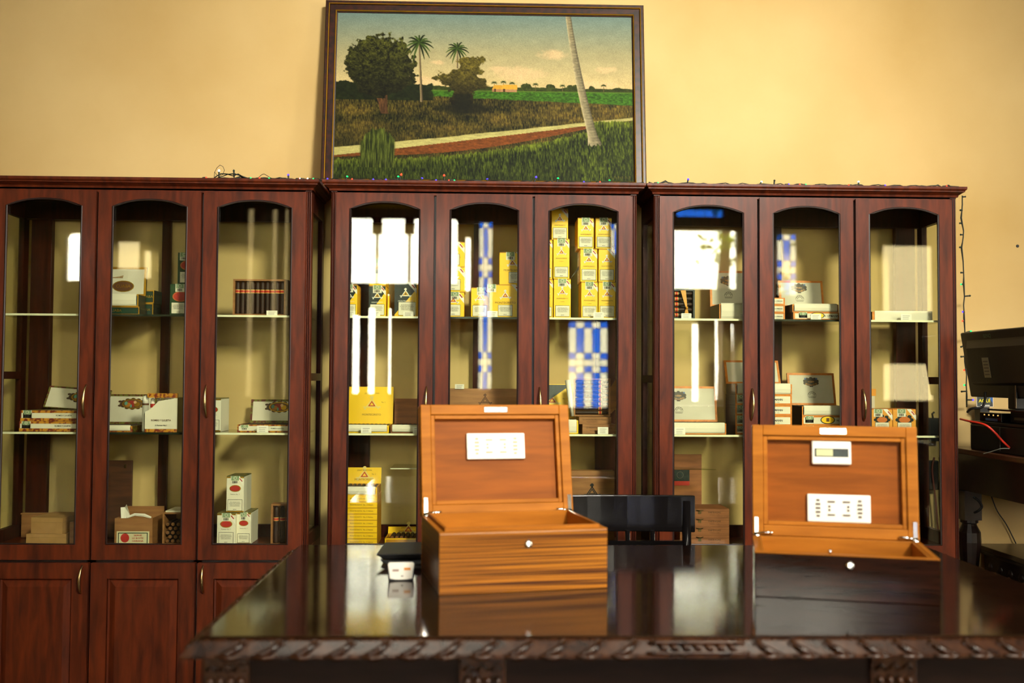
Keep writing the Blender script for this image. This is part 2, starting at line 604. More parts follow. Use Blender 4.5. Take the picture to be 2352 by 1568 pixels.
def cabinet(name, label, x0, x1, gaps):
    xc = (x0 + x1) / 2
    t = thing(name, label, 'cabinet', (xc, CY, 0), 0, 'glass-fronted display cabinets')
    h = (x1 - x0) / 2
    g = [x - xc for x in gaps]
    MB().box(-h + 0.01, h - 0.01, 0.02, CD, 0, 0.05).build('plinth', M_woodd, t)
    MB().box(-h, -h + 0.02, 0.0, CD, 0.05, Z_SPLIT + 0.001).box(h - 0.02, h, 0.0, CD, 0.05, Z_SPLIT + 0.001).box(-h + 0.02, h - 0.02, CD - 0.012, CD, 0.05, Z_SPLIT) \
        .box(-h + 0.02, h - 0.02, 0.02, CD - 0.012, 0.05, 0.07).build('base_carcass', M_woodd, t)
    MB().box(-h, h, 0.0195, CD, Z_SPLIT + 0.002, Z_FL).build('cabinet_deck', M_wood, t, bevel=0.002)
    # posts
    for s in (-1, 1):
        a, b = sorted((s * h, s * (h - 0.022)))
        MB().box(a, b, 0.0, 0.04, Z_FL, 2.06).box(a, b, 0.0, 0.019, Z_SPLIT + 0.0015, Z_FL).build('front_post', M_wood, t, bevel=0.003)
        for k in range(2):
            q = s * (h - 0.005 - 0.008 * k)
            MB().tube([(q, -0.001, 0.06), (q, -0.001, 2.06)], 0.0028, 6).build('post_bead', M_woodd, t)
        a, b = sorted((s * (h - 0.045), s * (h - 0.13)))
        MB().box(a, b, CD - 0.03, CD, Z_FL, 1.985).build('rear_post', M_woodd, t, bevel=0.002)
        a, b = sorted((s * h, s * (h - 0.022)))
        sf = MB().box(a, b, 0.04, CD, 1.985, 2.06).box(a, b, 0.04, CD, Z_FL, Z_FL + 0.05)
        sf.box(a, b, CD - 0.045, CD, Z_FL + 0.05, 1.985).box(a, b, 0.04, CD - 0.045, 1.315, 1.345)
        sf = sf.build('side_frame', M_woodd, t)
        q = s * (h - 0.011)
        MB().box(q - 0.002, q + 0.002, 0.04, CD - 0.045, Z_FL + 0.05, 1.985).build('side_pane', M_glass, sf)
    MB().box(-0.045, -0.01, CD - 0.02, CD, Z_FL, 1.985).build('rear_stile', M_woodd, t)
    MB().box(-h + 0.022, h - 0.022, CD - 0.03, CD, 1.985, 2.06).build('rear_rail', M_woodd, t)
    MB().box(-h + 0.022, h - 0.022, CD - 0.02, CD, Z_FL, Z_FL + 0.05).build('rear_sill', M_woodd, t)
    MB().box(-h + 0.022, h - 0.022, 0.0, 0.02, 2.05, 2.07).build('frieze_rail', M_wood, t, bevel=0.002)
    MB().box(-h, h, 0.0, CD, 2.06, 2.075).build('roof_board', M_woodd, t)
    # moulded cornice, mitred round the front corners
    prof = [(0.0, 2.066), (0.006, 2.066), (0.008, 2.074), (0.020, 2.082), (0.026, 2.085), (0.026, 2.089), (0.030, 2.092), (0.032, 2.096), (0.032, 2.105), (-0.02, 2.105)]
    vs, fs = [], []
    for o, z in prof:
        vs += [(-h - o, CD, z), (-h - o, -o, z), (h + o, -o, z), (h + o, CD, z)]
    for j in range(len(prof) - 1):
        for k in range(3):
            fs.append((4 * j + k, 4 * j + k + 1, 4 * j + 5 + k, 4 * j + 4 + k))
    n = len(vs)
    q = [(-h + 0.02, CD, 2.105), (-h + 0.02, 0.02, 2.105), (h - 0.02, 0.02, 2.105), (h - 0.02, CD, 2.105)]
    fs.append((4 * (len(prof) - 1) + 0, 4 * (len(prof) - 1) + 1, 4 * (len(prof) - 1) + 2, 4 * (len(prof) - 1) + 3))
    MB().add(vs, fs).build('cornice', M_wood, t)
    # glass shelves; edge strips coloured as lit at the sides, as shaded mid-span
    for zt in (Z_S1, Z_S2):
        sh = MB().box(-h + 0.025, h - 0.025, 0.03, CD - 0.035, zt - 0.008, zt).build('glass_shelf', M_sglass, t)
        for a, b, mt in ((-h + 0.025, g[0], M_edge), (g[0], g[1], M_edge_shaded), (g[1], h - 0.025, M_edge)):
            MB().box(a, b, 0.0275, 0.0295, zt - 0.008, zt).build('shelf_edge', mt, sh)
    # doors
    bounds = [(-h + 0.021, g[0] - 0.005), (g[0] + 0.005, g[1] - 0.005), (g[1] + 0.005, h - 0.021)]
    for q in g:
        MB().box(q - 0.016, q + 0.016, 0.0125, 0.026, 0.055, 2.05).build('door_stop', M_gap, t)
    MB().box(-h + 0.022, h - 0.022, 0.0125, 0.019, Z_SPLIT - 0.012, Z_SPLIT + 0.0015).build('door_stop', M_gap, t)
    for k, (a, b) in enumerate(bounds):
        sw = 0.052
        za, zb = Z_SPLIT + 0.006, 2.055
        gi0, gi1, gz0, spr, apx = a + sw, b - sw, 0.677, 1.994, 2.025
        mb = MB().box(a, gi0, -0.010, 0.012, za, zb).box(gi1, b, -0.010, 0.012, za, zb).box(gi0, gi1, -0.0095, 0.012, za, gz0)
        n = 14
        arc = []
        for i in range(n + 1):
            u = -1 + 2 * i / n
            arc.append((gi0 + (gi1 - gi0) * i / n, spr + (apx - spr) * (1 - abs(u) ** 2.2)))
        for i in range(n):
            (xa, z1), (xb, z2) = arc[i], arc[i + 1]
            mb.add([(xa, -0.0095, z1), (xb, -0.0095, z2), (xb, -0.0095, zb), (xa, -0.0095, zb), (xa, 0.012, z1), (xb, 0.012, z2), (xb, 0.012, zb), (xa, 0.012, zb)],
                   [(0, 1, 2, 3), (7, 6, 5, 4), (1, 0, 4, 5), (3, 2, 6, 7)])
        dr = mb.build('glazed_door', M_wood, t)
        e = 0.003
        loop = [(gi0 + e, gz0 + e)] + [(gi0 + e, spr - 0.0)] + [(x, z - e) for x, z in arc[1:-1]] + [(gi1 - e, spr)] + [(gi1 - e, gz0 + e)]
        pts = [(x, -0.007, z) for x, z in loop]
        MB().tube(pts + [pts[0]], 0.0045, 6).build('glazing_bead', M_gap, dr)
        pane = [(gi0, gz0)] + [(gi1, gz0)] + [(x, z) for x, z in arc[::-1]]
        MB().prism(pane, 0.0, 0.004).build('glass_pane', M_glass, dr)
        if k != 1:
            hx = b - 0.024 if k == 0 else a + 0.024
            d_handle(dr, hx, 1.232, 0.125, k == 0)
        # cupboard door below
        zc, zd = 0.055, Z_SPLIT - 0.006
        mb = MB().box(a, a + 0.062, -0.010, 0.012, zc, zd).box(b - 0.062, b, -0.010, 0.012, zc, zd)
        mb.box(a + 0.062, b - 0.062, -0.0095, 0.012, zc, zc + 0.06).box(a + 0.062, b - 0.062, -0.0095, 0.012, zd - 0.06, zd)
        dr = mb.build('cupboard_door', M_wood, t)
        pa, pb, pc, pd = a + 0.064, b - 0.064, zc + 0.062, zd - 0.062
        i1, i2 = 0.006, 0.03
        vs = [(pa, -0.001, pc), (pb, -0.001, pc), (pb, -0.001, pd), (pa, -0.001, pd),
              (pa + i1, 0.003, pc + i1), (pb - i1, 0.003, pc + i1), (pb - i1, 0.003, pd - i1), (pa + i1, 0.003, pd - i1),
              (pa + i2, -0.008, pc + i2), (pb - i2, -0.008, pc + i2), (pb - i2, -0.008, pd - i2), (pa + i2, -0.008, pd - i2)]
        fs = [(8, 9, 10, 11)]
        for q in (0, 4):
            for w in range(4):
                fs.append((q + w, q + (w + 1) % 4, q + 4 + (w + 1) % 4, q + 4 + w))
        MB().add(vs, fs).build('raised_panel', M_wood, dr)
        if k != 1:
            hx = b - 0.024 if k == 0 else a + 0.024
            d_handle(dr, hx, 0.545, 0.105, k == 0)
    return t


CAB = [(-1.94, -0.68, (-1.513, -1.105)), (-0.604, 0.608, (-0.193, 0.197)), (0.677, 1.898, (1.094, 1.482))]
cabinet('display_cabinet', 'mahogany display cabinet at the left, its lower doors showing beside the table', *CAB[0])
cabinet('display_cabinet', 'mahogany display cabinet in the middle under the landscape painting', *CAB[1])
cabinet('display_cabinet', 'mahogany display cabinet at the right beside the desk with the monitor', *CAB[2])


# ------------------------------------------------------------------ landscape painting (flat art, one colour per mesh point)
def paint_canvas(nx, nz):
    """Oil landscape: returns an (nz, nx, 3) sRGB array, row 0 = top. Coordinates run 0..2080 x 0..1215 as painted."""
    PW, PH = 2080.0, 1215.0
    X, Yv = np.meshgrid((np.arange(nx) + 0.5) / nx * PW, (np.arange(nz) + 0.5) / nz * PH)

    def noise(sx, sy, oct=4, seed=0):
        r = np.random.default_rng(seed)
        out = np.zeros_like(X)
        amp, tot = 1.0, 0.0
        for _ in range(oct):
            gx, gy = int(PW / sx) + 3, int(PH / sy) + 3
            G = r.random((gy, gx))
            fx, fy = X / sx, Yv / sy
            ix, iy = fx.astype(int), fy.astype(int)
            tx, ty = fx - ix, fy - iy
            tx, ty = tx * tx * (3 - 2 * tx), ty * ty * (3 - 2 * ty)
            out += amp * ((G[iy, ix] * (1 - tx) + G[iy, ix + 1] * tx) * (1 - ty) + (G[iy + 1, ix] * (1 - tx) + G[iy + 1, ix + 1] * tx) * ty)
            tot += amp
            amp *= 0.55
            sx, sy = sx / 2, sy / 2
        return out / tot

    def C(h):
        h = h.lstrip('#')
        return np.array([int(h[i:i + 2], 16) for i in (0, 2, 4)]) / 255.0

    img = np.zeros((nz, nx, 3))

    def put(mask, col):
        a = np.clip(mask, 0, 1)[..., None]
        img[:] = img * (1 - a) + col * a

    def soft(d, w=4.0):
        return np.clip(0.5 - d / w, 0, 1)

    # sky
    t = np.clip(Yv / 560, 0, 1)[..., None]
    sky = C('#80958A') * (1 - t) + C('#D8C58E') * t
    sky = np.where(t < 0.5, C('#7D948C') * (1 - 2 * t) + C('#B4AE84') * 2 * t, C('#B4AE84') * (2 - 2 * t) + C('#E2CB90') * (2 * t - 1))
    img[:] = sky * (0.95 + 0.10 * noise(60, 40, 5, 1)[..., None])
    for cx, cz, rx, rz, s in ((1515, 290, 110, 40, 2), (1900, 397, 80, 30, 3), (1280, 440, 190, 60, 4), (700, 360, 60, 18, 5), (1120, 400, 90, 20, 6), (1820, 515, 190, 40, 7), (640, 500, 120, 40, 8)):
        d = ((X - cx) / rx) ** 2 + ((Yv - cz) / rz) ** 2 + (noise(40, 25, 4, s) - 0.5) * 1.6
        put(np.clip(1.1 - d, 0, 1) * 0.75, C('#EACB9A'))
    # far hedge and field
    hz = 562
    hedge = hz - 14 - 26 * noise(60, 3000, 5, 11)
    put(soft(hedge - Yv) * (X > 640) * (Yv < hz + 10), C('#3A4418')[None, None] * (0.6 + 0.8 * noise(20, 14, 3, 12)[..., None]))
    for cx, r in ((1330, 38), (1500, 32), (1640, 26), (1680, 30), (1790, 22)):
        d = np.hypot(X - cx, (Yv - (hz - 22)) * 1.0) - r * (0.75 + 0.5 * noise(18, 18, 3, int(cx)))
        put(soft(d), C('#404A1A')[None, None] * (0.6 + 0.8 * noise(12, 10, 3, 13)[..., None]))
    for cx, h in ((1105, 60), (1170, 66), (1230, 58), (1395, 52), (1585, 44), (1874, 50)):
        put(soft(np.abs(X - cx) - 2.0) * (Yv > hz - h) * (Yv < hz), C('#7A6A44'))
        for k in range(9):
            a = math.pi * (k / 8) * 1.3 - 0.47
            ex, ez = cx + 20 * math.cos(a), hz - h - 14 * math.sin(a) + 5
            dx, dz = ex - cx, ez - (hz - h)
            q = np.clip(((X - cx) * dx + (Yv - (hz - h)) * dz) / (dx * dx + dz * dz), 0, 1)
            put(soft(np.hypot(X - cx - q * dx, Yv - (hz - h) - q * dz) - 2.4 * (1 - 0.5 * q), 3), C('#2E4016'))
    low = 590 + (X - 700) * 0.048
    green = C('#44701C')[None, None] * (0.55 + 0.9 * noise(14, 7, 3, 15)[..., None]) + C('#0A1404') * 0
    put((Yv > hz) * (Yv < low + 70) * (X > 600), green)
    put(soft(np.abs(Yv - (hz + 4)) - 5) * (X > 660) * 0.6, C('#6E8A30'))
    # barns
    put((X > 1090) * (X < 1170) * (Yv > 548) * (Yv < 572), C('#B0845A'))
    put((X > 1150) * (X < 1262) * (Yv > 545) * (Yv < 572), C('#BC9064'))
    put((X > 1092 + (548 - Yv) * 0.4) * (X < 1160) * (Yv > 520) * (Yv < 550), C('#D8A838'))
    put((X > 1152 + (548 - Yv) * 0.4) * (X < 1268 - (548 - Yv) * 0.1) * (Yv > 518) * (Yv < 550), C('#E2B040'))
    put((X > 1104) * (X < 1118) * (Yv > 548) * (Yv < 572), C('#5A3A20'))
    put((X > 1168) * (X < 1184) * (Yv > 548) * (Yv < 572), C('#5A3A20'))
    # middle meadow
    edge = 606 + np.clip((X - 560) / 1520, -0.4, 1) * 52 + 14 * (noise(40, 4000, 4, 17) - 0.5)
    blade = noise(6, 18, 3, 18)
    mott = noise(160, 70, 4, 19)
    mead = C('#5C5420') * 0.72 + (C('#8A7830') - C('#2A3010')) * (mott[..., None] - 0.40) * 1.2 + C('#7A6C24') * (blade[..., None] - 0.5) * 1.1
    put(soft(edge - Yv, 8), np.clip(mead, 0.04, 1))
    shade = np.clip((Yv - 700) / 330, 0, 1) * np.clip((1500 - X) / 1500, 0, 1)
    put(shade * 0.45, C('#1C1E0A'))
    # bushes behind the big tree
    top = 475 + 60 * noise(70, 4000, 5, 21) + np.where(X > 480, (X - 480) * 0.1, 0)
    put(soft(top - Yv) * (Yv < 640) * soft(X - 690 + 30 * noise(30, 30, 3, 22), 10), C('#20280E')[None, None] * (0.5 + noise(22, 18, 4, 23)[..., None]))
    # path, soil, near grass
    u = X / PW
    pc = 1020 - 265 * u ** 1.05
    pw = 26 - 17 * u
    wob = 8 * (noise(120, 4000, 3, 25) - 0.5)
    put(soft(np.abs(Yv - pc - wob) - pw * 1.15, 6), C('#C8C07A')[None, None] * (0.82 + 0.3 * noise(50, 8, 4, 26)[..., None]))
    soil = (Yv > pc + pw) * (Yv < pc + pw + 12 + 60 * np.sin(np.clip(u * 1.1, 0, 1) * math.pi) ** 1.2) * (X < 1800)
    put(soil * 0.95, C('#8A4E1E')[None, None] * (0.65 + 0.6 * noise(20, 10, 4, 27)[..., None]))
    gtop = pc + pw + 26 + 70 * np.sin(np.clip(u * 1.05, 0, 1) * math.pi) ** 1.2 + 40 * (noise(9, 4000, 3, 28) - 0.5) - np.where(X > 1760, 95, 0)
    gtop = np.where(X > 1760, 775 + 30 * (noise(9, 4000, 3, 28) - 0.5), gtop)
    bl = noise(6, 26, 3, 29)
    near = C('#3C4A12') * 0.85 + C('#8A9430') * (bl[..., None] - 0.45) * 1.1 + C('#8A8A2A') * np.clip(1 - (Yv - gtop) / 60, 0, 1)[..., None] * 0.35 + C('#5A5A1E') * (noise(200, 60, 3, 30)[..., None] - 0.5) * 0.35
    put(soft(gtop - Yv, 10), np.clip(near, 0.03, 1))
    put(np.clip((Yv - 980) / 300, 0, 1) * 0.35, C('#141C06'))
    # grass clump
    ct = 850 + 110 * np.abs((X - 300) / 130) ** 2.2 + 60 * (noise(8, 4000, 2, 31) - 0.5)
    put(soft(ct - Yv, 10) * soft(np.abs(X - 300) - 118, 14) * (Yv < 1130), np.clip(C('#4C5A1A') * 0.7 + C('#9AA048') * (noise(6, 70, 3, 32)[..., None] - 0.42), 0.03, 1))
    # tree trunk and crown
    for x0, x1, w in ((345, 290, 26), (345, 348, 20)):
        xx = x0 + (x1 - x0) * (740 - Yv) / 160
        put(soft(np.abs(X - xx) - w * (0.6 + (Yv - 600) / 330), 4) * (Yv > 560) * (Yv < 742), C('#6A4A2A')[None, None] * (0.5 + 0.8 * noise(10, 40, 3, 33)[..., None]))
    lf = noise(24, 20, 4, 34)
    d = np.sqrt(((X - 305) / 245) ** 2 + ((Yv - 395) / 232) ** 2)
    low2 = np.where(Yv > 470, 0.06, 0)
    d = (d - 1) * 230 + (noise(46, 46, 4, 35) - 0.5) * 110 + low2
    fine = noise(9, 8, 2, 36)
    crown = C('#4A4C1C')[None, None] * (0.30 + 1.15 * (lf[..., None] - 0.15) + 0.9 * (fine[..., None] - 0.45)) * (1.25 - 0.75 * np.clip((Yv - 230) / 380, 0, 1))[..., None]
    put(soft(d, 8) * (Yv < 630), crown)
    # palms
    for bx, bz, tx, tz, w, r in ((600, 650, 576, 215, 9, 92), (846, 400, 844, 255, 6, 76)):
        xx = bx + (tx - bx) * (bz - Yv) / (bz - tz)
        sh = (X - xx) / w
        put(soft(np.abs(X - xx) - w * (0.55 + 0.5 * np.clip((Yv - tz) / (bz - tz), 0, 1)), 3) * (Yv > tz) * (Yv < bz),
            C('#A8946A')[None, None] * (0.75 - 0.35 * np.clip(sh, -1, 1))[..., None])
        for k in range(15):
            a = -1.15 + (math.pi + 2.3) * k / 14
            L = r * (1.02 + 0.12 * math.sin(k * 2.3))
            for s in range(12):
                f0, f1 = s / 12, (s + 1) / 12
                def pt(f):
                    return tx + L * f * math.cos(a), tz - L * f * math.sin(a) + 0.40 * L * f ** 2.4
                (ax, az), (qx, qz) = pt(f0), pt(f1)
                dx, dz = qx - ax, qz - az
                q = np.clip(((X - ax) * dx + (Yv - az) * dz) / (dx * dx + dz * dz + 1e-6), 0, 1)
                put(soft(np.hypot(X - ax - q * dx, Yv - az - q * dz) - 6.0 * (r / 92) * math.sin(math.pi * (0.18 + 0.78 * f0)), 4),
                    C('#34461A') * (0.65 + 0.75 * (k % 3) / 2))
    # bamboo-like tree
    lf = 0.6 * noise(20, 16, 4, 41) + 0.4 * noise(8, 7, 2, 43)
    for cx, cz, rx, rz in ((885, 500, 105, 110), (935, 405, 75, 75), (1000, 348, 62, 26), (745, 462, 62, 26), (1005, 505, 62, 34), (880, 610, 72, 100), (905, 345, 44, 26), (800, 500, 60, 40), (985, 430, 40, 22)):
        d = (np.sqrt(((X - cx) / rx) ** 2 + ((Yv - cz) / rz) ** 2) - 1) * min(rx, rz) + (noise(34, 30, 4, 42) - 0.5) * 70
        put(soft(d, 8), C('#6E6424')[None, None] * (0.3 + 1.35 * (lf[..., None] - 0.1)) * (1.1 - 0.8 * np.clip((Yv - 400) / 260, 0, 1))[..., None])
    put(soft(np.hypot((X - 900) / 170, (Yv - 695) / 40) - 1, 0.6) * 0.75, C('#14160A'))
    put(soft(np.abs(X - 885) - 55 + (Yv - 620) * 0.05, 14) * (Yv > 590) * (Yv < 705) * 0.8, C('#1A1C0C')[None, None] * (0.5 + lf[..., None]))
    # leaning palm trunk
    tt = np.clip((Yv - 5) / 970, 0, 1)
    xc = 1628 + 120 * tt + 70 * tt ** 2
    hw = 19 + 16 * tt + 26 * np.clip((tt - 0.86) / 0.14, 0, 1) ** 2
    s = (X - xc) / hw
    ringv = 0.97 + 0.07 * np.sin(Yv / 3.2 + 1.5 * s * s) * np.clip(s + 0.7, 0, 1)
    put(soft(np.abs(X - xc) - hw, 4) * (Yv < 975), C('#C0B48A')[None, None] * ((0.84 - 0.30 * np.clip(s * s * np.sign(s) + 0.1, -1, 1)) * ringv * (0.85 + 0.3 * noise(26, 14, 4, 51)))[..., None])
    fr = 930 + 40 * noise(8, 4000, 2, 52)
    put(soft(fr - Yv, 8) * soft(np.abs(X - 1815) - 120, 20), np.clip(near, 0.03, 1))
    # signature scribble
    for k in range(9):
        put(soft(np.abs(X - (1945 + k * 13)) - 2 + 0.15 * (Yv - 1185), 3) * (Yv > 1174 + 5 * (k % 2)) * (Yv < 1196) * 0.6, C('#8A7A3A'))
    # craquelure-like specks
    img[:] *= (0.94 + 0.12 * rng.random((nz, nx, 1)))
    img[:] = np.clip(img, 0, 1) ** 1.14 * 0.86
    return np.clip(img, 0, 1)


PY = 4.125
pt_t = thing('landscape_painting', 'framed oil landscape with palm trees leaning on the wall above the middle cabinet', 'painting', (0.0, PY, 2.1085))
pt_t.rotation_euler = (-0.105, 0, 0)
PW2, PH2, FW = 0.681, 0.835, 0.051


def rect_ring(prof, mt, name, parent):
    """Moulding of constant profile (inset, y) around the picture rectangle, mitred."""
    vs, fs = [], []
    for o, y in prof:
        vs += [(-PW2 + o, y, o), (PW2 - o, y, o), (PW2 - o, y, PH2 - o), (-PW2 + o, y, PH2 - o)]
    for j in range(len(prof) - 1):
        for k in range(4):
            k2 = (k + 1) % 4
            fs.append((4 * j + k, 4 * j + k2, 4 * j + 4 + k2, 4 * j + 4 + k))
    return MB().add(vs, fs).build(name, mt, parent)


fr = rect_ring([(0, 0.03), (0, 0.004), (0.004, 0.0), (0.013, 0.0), (0.016, 0.006), (0.020, 0.004), (0.042, 0.004), (0.044, 0.009), (FW, 0.012), (FW, 0.02)], M_frame, 'frame', pt_t)
rect_ring([(0.0135, -0.001), (0.0155, -0.0025), (0.0175, -0.001), (0.0175, 0.006)], M_gold, 'gilt_fillet', fr)
rect_ring([(0.043, 0.003), (0.0445, 0.002), (0.047, 0.004), (0.047, 0.012)], M_gold, 'gilt_fillet', fr)
NXP, NZP = 540, 315
art = paint_canvas(NXP, NZP)
ii, jj = np.meshgrid(np.arange(NXP), np.arange(NZP))
cxs = -PW2 + FW + ii / (NXP - 1) * 2 * (PW2 - FW)
czs = PH2 - FW - jj / (NZP - 1) * (PH2 - 2 * FW)
co = np.stack([cxs, np.full_like(cxs, 0.016), czs], -1).reshape(-1, 3).astype(np.float32)
a = (jj[:-1, :-1] * NXP + ii[:-1, :-1]).reshape(-1)
fc = np.stack([a, a + NXP, a + NXP + 1, a + 1], -1).astype(np.int32)
me = bpy.data.meshes.new('canvas')
me.vertices.add(len(co))
me.vertices.foreach_set('co', co.reshape(-1))
me.loops.add(fc.size)
me.loops.foreach_set('vertex_index', fc.reshape(-1))
me.polygons.add(len(fc))
me.polygons.foreach_set('loop_start', np.arange(0, fc.size, 4, dtype=np.int32))
me.polygons.foreach_set('loop_total', np.full(len(fc), 4, dtype=np.int32))
me.update(calc_edges=True)
ca = me.color_attributes.new('paint', 'FLOAT_COLOR', 'POINT')
lina = np.where(art <= 0.04045, art / 12.92, ((art + 0.055) / 1.055) ** 2.4)
ca.data.foreach_set('color', np.concatenate([lina.reshape(-1, 3), np.ones((NXP * NZP, 1))], 1).astype(np.float32).reshape(-1))
M_oil = mat('oil_paint', '#888888', 0.6, spec=0.12)
nd = M_oil.node_tree.nodes.new('ShaderNodeAttribute')
nd.attribute_name = 'paint'
M_oil.node_tree.links.new(nd.outputs['Color'], M_oil.node_tree.nodes['Principled BSDF'].inputs['Base Color'])
me.materials.append(M_oil)
cv = bpy.data.objects.new('canvas', me)
COL.objects.link(cv)
cv.parent = pt_t
MB().box(-PW2 + 0.01, PW2 - 0.01, 0.02, 0.03, 0.01, PH2 - 0.01).build('backing_board', M_kraft, pt_t)

# a screw hole left in the wall
xw, zw = PX(2337, 565, WY)
sc = MB().lathe([(0.0, -0.003), (0.006, -0.003), (0.007, -0.0005), (0.0, -0.0005)], n=12, axis='y').build('wall_plug', M_plast, loc=(xw, WY, zw))
tag(sc, 'small dark screw plug in the yellow wall above the monitor', 'screw')


# ------------------------------------------------------------------ the carved table
TZ = 0.77
TX0, TX1, TY0, TY1 = -0.607, 1.502, 2.185, 3.37
tb = thing('carved_table', 'large dark polished table with a carved edge in the foreground', 'table', ((TX0 + TX1) / 2, (TY0 + TY1) / 2, 0))
hx, hy = (TX1 - TX0) / 2, (TY1 - TY0) / 2
MB().box(-hx, hx, -hy, hy, TZ - 0.03, TZ).build('tabletop', M_table, tb, bevel=0.004)
# sloping edge moulding under the carving
E = 0.032
vs, fs = [], []
for o, z in ((0.0, TZ - 0.004), (0.008, TZ - 0.008), (E - 0.004, TZ - 0.030), (E, TZ - 0.034), (E, TZ - 0.040), (0.0, TZ - 0.042)):
    vs += [(-hx - o, -hy - o, z), (hx + o, -hy - o, z), (hx + o, hy + o, z), (-hx - o, hy + o, z)]
for j in range(5):
    for k in range(4):
        fs.append((4 * j + k, 4 * j + 4 + k, 4 * j + 4 + (k + 1) % 4, 4 * j + (k + 1) % 4))
em = MB().add(vs, fs).build('edge_moulding', M_carve, tb)


def lobe_mesh(flip):
    mb = MB()
    # slope frame: u along the edge, w down the slope
    def sp(u, w, hgt):
        return (u * flip, -(0.004 + w * 0.84) - hgt * 0.55, -0.006 - w * 0.92 + hgt * 0.84)
    n = 9
    path = []
    for i in range(n):
        t = i / (n - 1)
        path.append(sp(-0.026 + 0.050 * t + 0.008 * math.sin(t * math.pi), 0.031 - 0.026 * t ** 1.3, 0.003))
    mb.tube(path, [0.0025 + 0.0068 * math.sin(math.pi * (0.08 + 0.86 * i / (n - 1))) for i in range(n)], 6)
    rim = [sp(-0.034 + 0.058 * i / 8, 0.034 - 0.004 * math.cos((i / 8 - 0.5) * math.pi) * -1 - 0.002, 0.003) for i in range(9)]
    mb.tube(rim, [0.0022 + 0.0045 * math.sin(math.pi * i / 8) for i in range(9)], 5)
    curl = [sp(0.022 + 0.010 * math.cos(a), 0.008 + 0.006 * math.sin(a), 0.003) for a in [0, 1, 2, 3, 4, 5]]
    mb.tube(curl, 0.0028, 5)
    return mb


lobes = {}
for fl in (1, -1):
    ob = lobe_mesh(fl).build('carved_lobe', M_carve, tb, smooth=True)
    lobes[fl] = ob


def put_lobe(fl, x, y, rz, first=[1, -1]):
    if fl in first:
        o = lobes[fl]
        first.remove(fl)
    else:
        o = lobes[fl].copy()
        COL.objects.link(o)
    o.parent = tb
    o.location = (x, y, TZ)
    o.rotation_euler = (0, 0, rz)


P = 0.0766
cmid = (PX(1602, 1480, 2.16)[0]) - (TX0 + TX1) / 2      # centre cartouche
x = cmid - 0.155
while x > -hx + 0.02:
    put_lobe(1, x, -hy, 0)
    x -= P
x = cmid + 0.155
while x < hx - 0.02:
    put_lobe(-1, x, -hy, 0)
    x += P
k = int(2 * hy / P)
for i in range(k):
    y = -hy + 0.05 + i * (2 * hy - 0.1) / (k - 1)
    put_lobe(-1 if y < 0 else 1, -hx, y, R(-90))
    put_lobe(1 if y < 0 else -1, hx, y, R(90))
mb = MB()
for zz, wv in ((0.010, 0.105), (0.030, 0.112)):
    mb.tube([(cmid - wv + 2 * wv * i / 10, -hy - 0.004 - zz * 0.84 - 0.003, TZ - 0.004 - zz * 0.92 + 0.003) for i in range(11)], 0.0042, 6)
for i in range(7):
    c = cmid - 0.075 + 0.025 * i
    mb.tube([(c - 0.009, -hy - 0.016, TZ - 0.016), (c, -hy - 0.024, TZ - 0.018), (c + 0.009, -hy - 0.023, TZ - 0.025)], [0.003, 0.006, 0.003], 6)
mb.build('carved_cartouche', M_carve, tb, smooth=True)
# apron, corner blocks with carved bosses, legs
AY = -hy + 0.035
MB().box(-hx + 0.03, hx - 0.03, AY, AY + 0.025, 0.60, TZ - 0.042).box(-hx + 0.03, hx - 0.03, hy - 0.06, hy - 0.035, 0.60, TZ - 0.042) \
    .box(-hx + 0.03, -hx + 0.055, AY + 0.025, hy - 0.06, 0.60, TZ - 0.042).box(hx - 0.055, hx - 0.03, AY + 0.025, hy - 0.06, 0.60, TZ - 0.042) \
    .build('apron', mat('apron_wood', '#20110A', 0.4, spec=0.2, col2='#170B06', scale=(1, 1, 8), nscale=6), tb, bevel=0.003)
blocks = [PX(515, 1560, 2.2)[0] - (TX0 + TX1) / 2, PX(1108, 1560, 2.2)[0] - (TX0 + TX1) / 2, PX(2058, 1560, 2.2)[0] - (TX0 + TX1) / 2]
for bx in blocks:
    bb = MB().box(bx - 0.052, bx + 0.052, AY - 0.010, AY - 0.0005, 0.61, TZ - 0.046).build('carved_block', M_carve, tb, bevel=0.004)
    for i in range(4):
        MB().lathe([(0.0, -0.012), (0.005, -0.011), (0.009, -0.006), (0.010, 0)], (bx - 0.033 + 0.022 * i, AY - 0.010, 0.668), 10, 'y').build('boss', M_carve, bb, smooth=True)
    mb = MB()
    for i in range(3):
        mb.tube([(bx - 0.03 + 0.03 * i - 0.012, AY - 0.011, 0.69), (bx - 0.03 + 0.03 * i, AY - 0.014, 0.702), (bx - 0.03 + 0.03 * i + 0.012, AY - 0.011, 0.69)], 0.0035, 6)
    mb.build('leaf_carving', M_carve, bb, smooth=True)
for sx in (-1, 1):
    for sy in (-1, 1):
        lx, ly = sx * (hx - 0.09), sy * (hy - 0.11)
        MB().lathe([(0.045, 0), (0.05, 0.03), (0.03, 0.06), (0.028, 0.12), (0.045, 0.2), (0.06, 0.34), (0.05, 0.44), (0.03, 0.48), (0.046, 0.5), (0.046, 0.6)],
                   (lx, ly, 0), 16).build('leg', M_carve, tb, smooth=True)


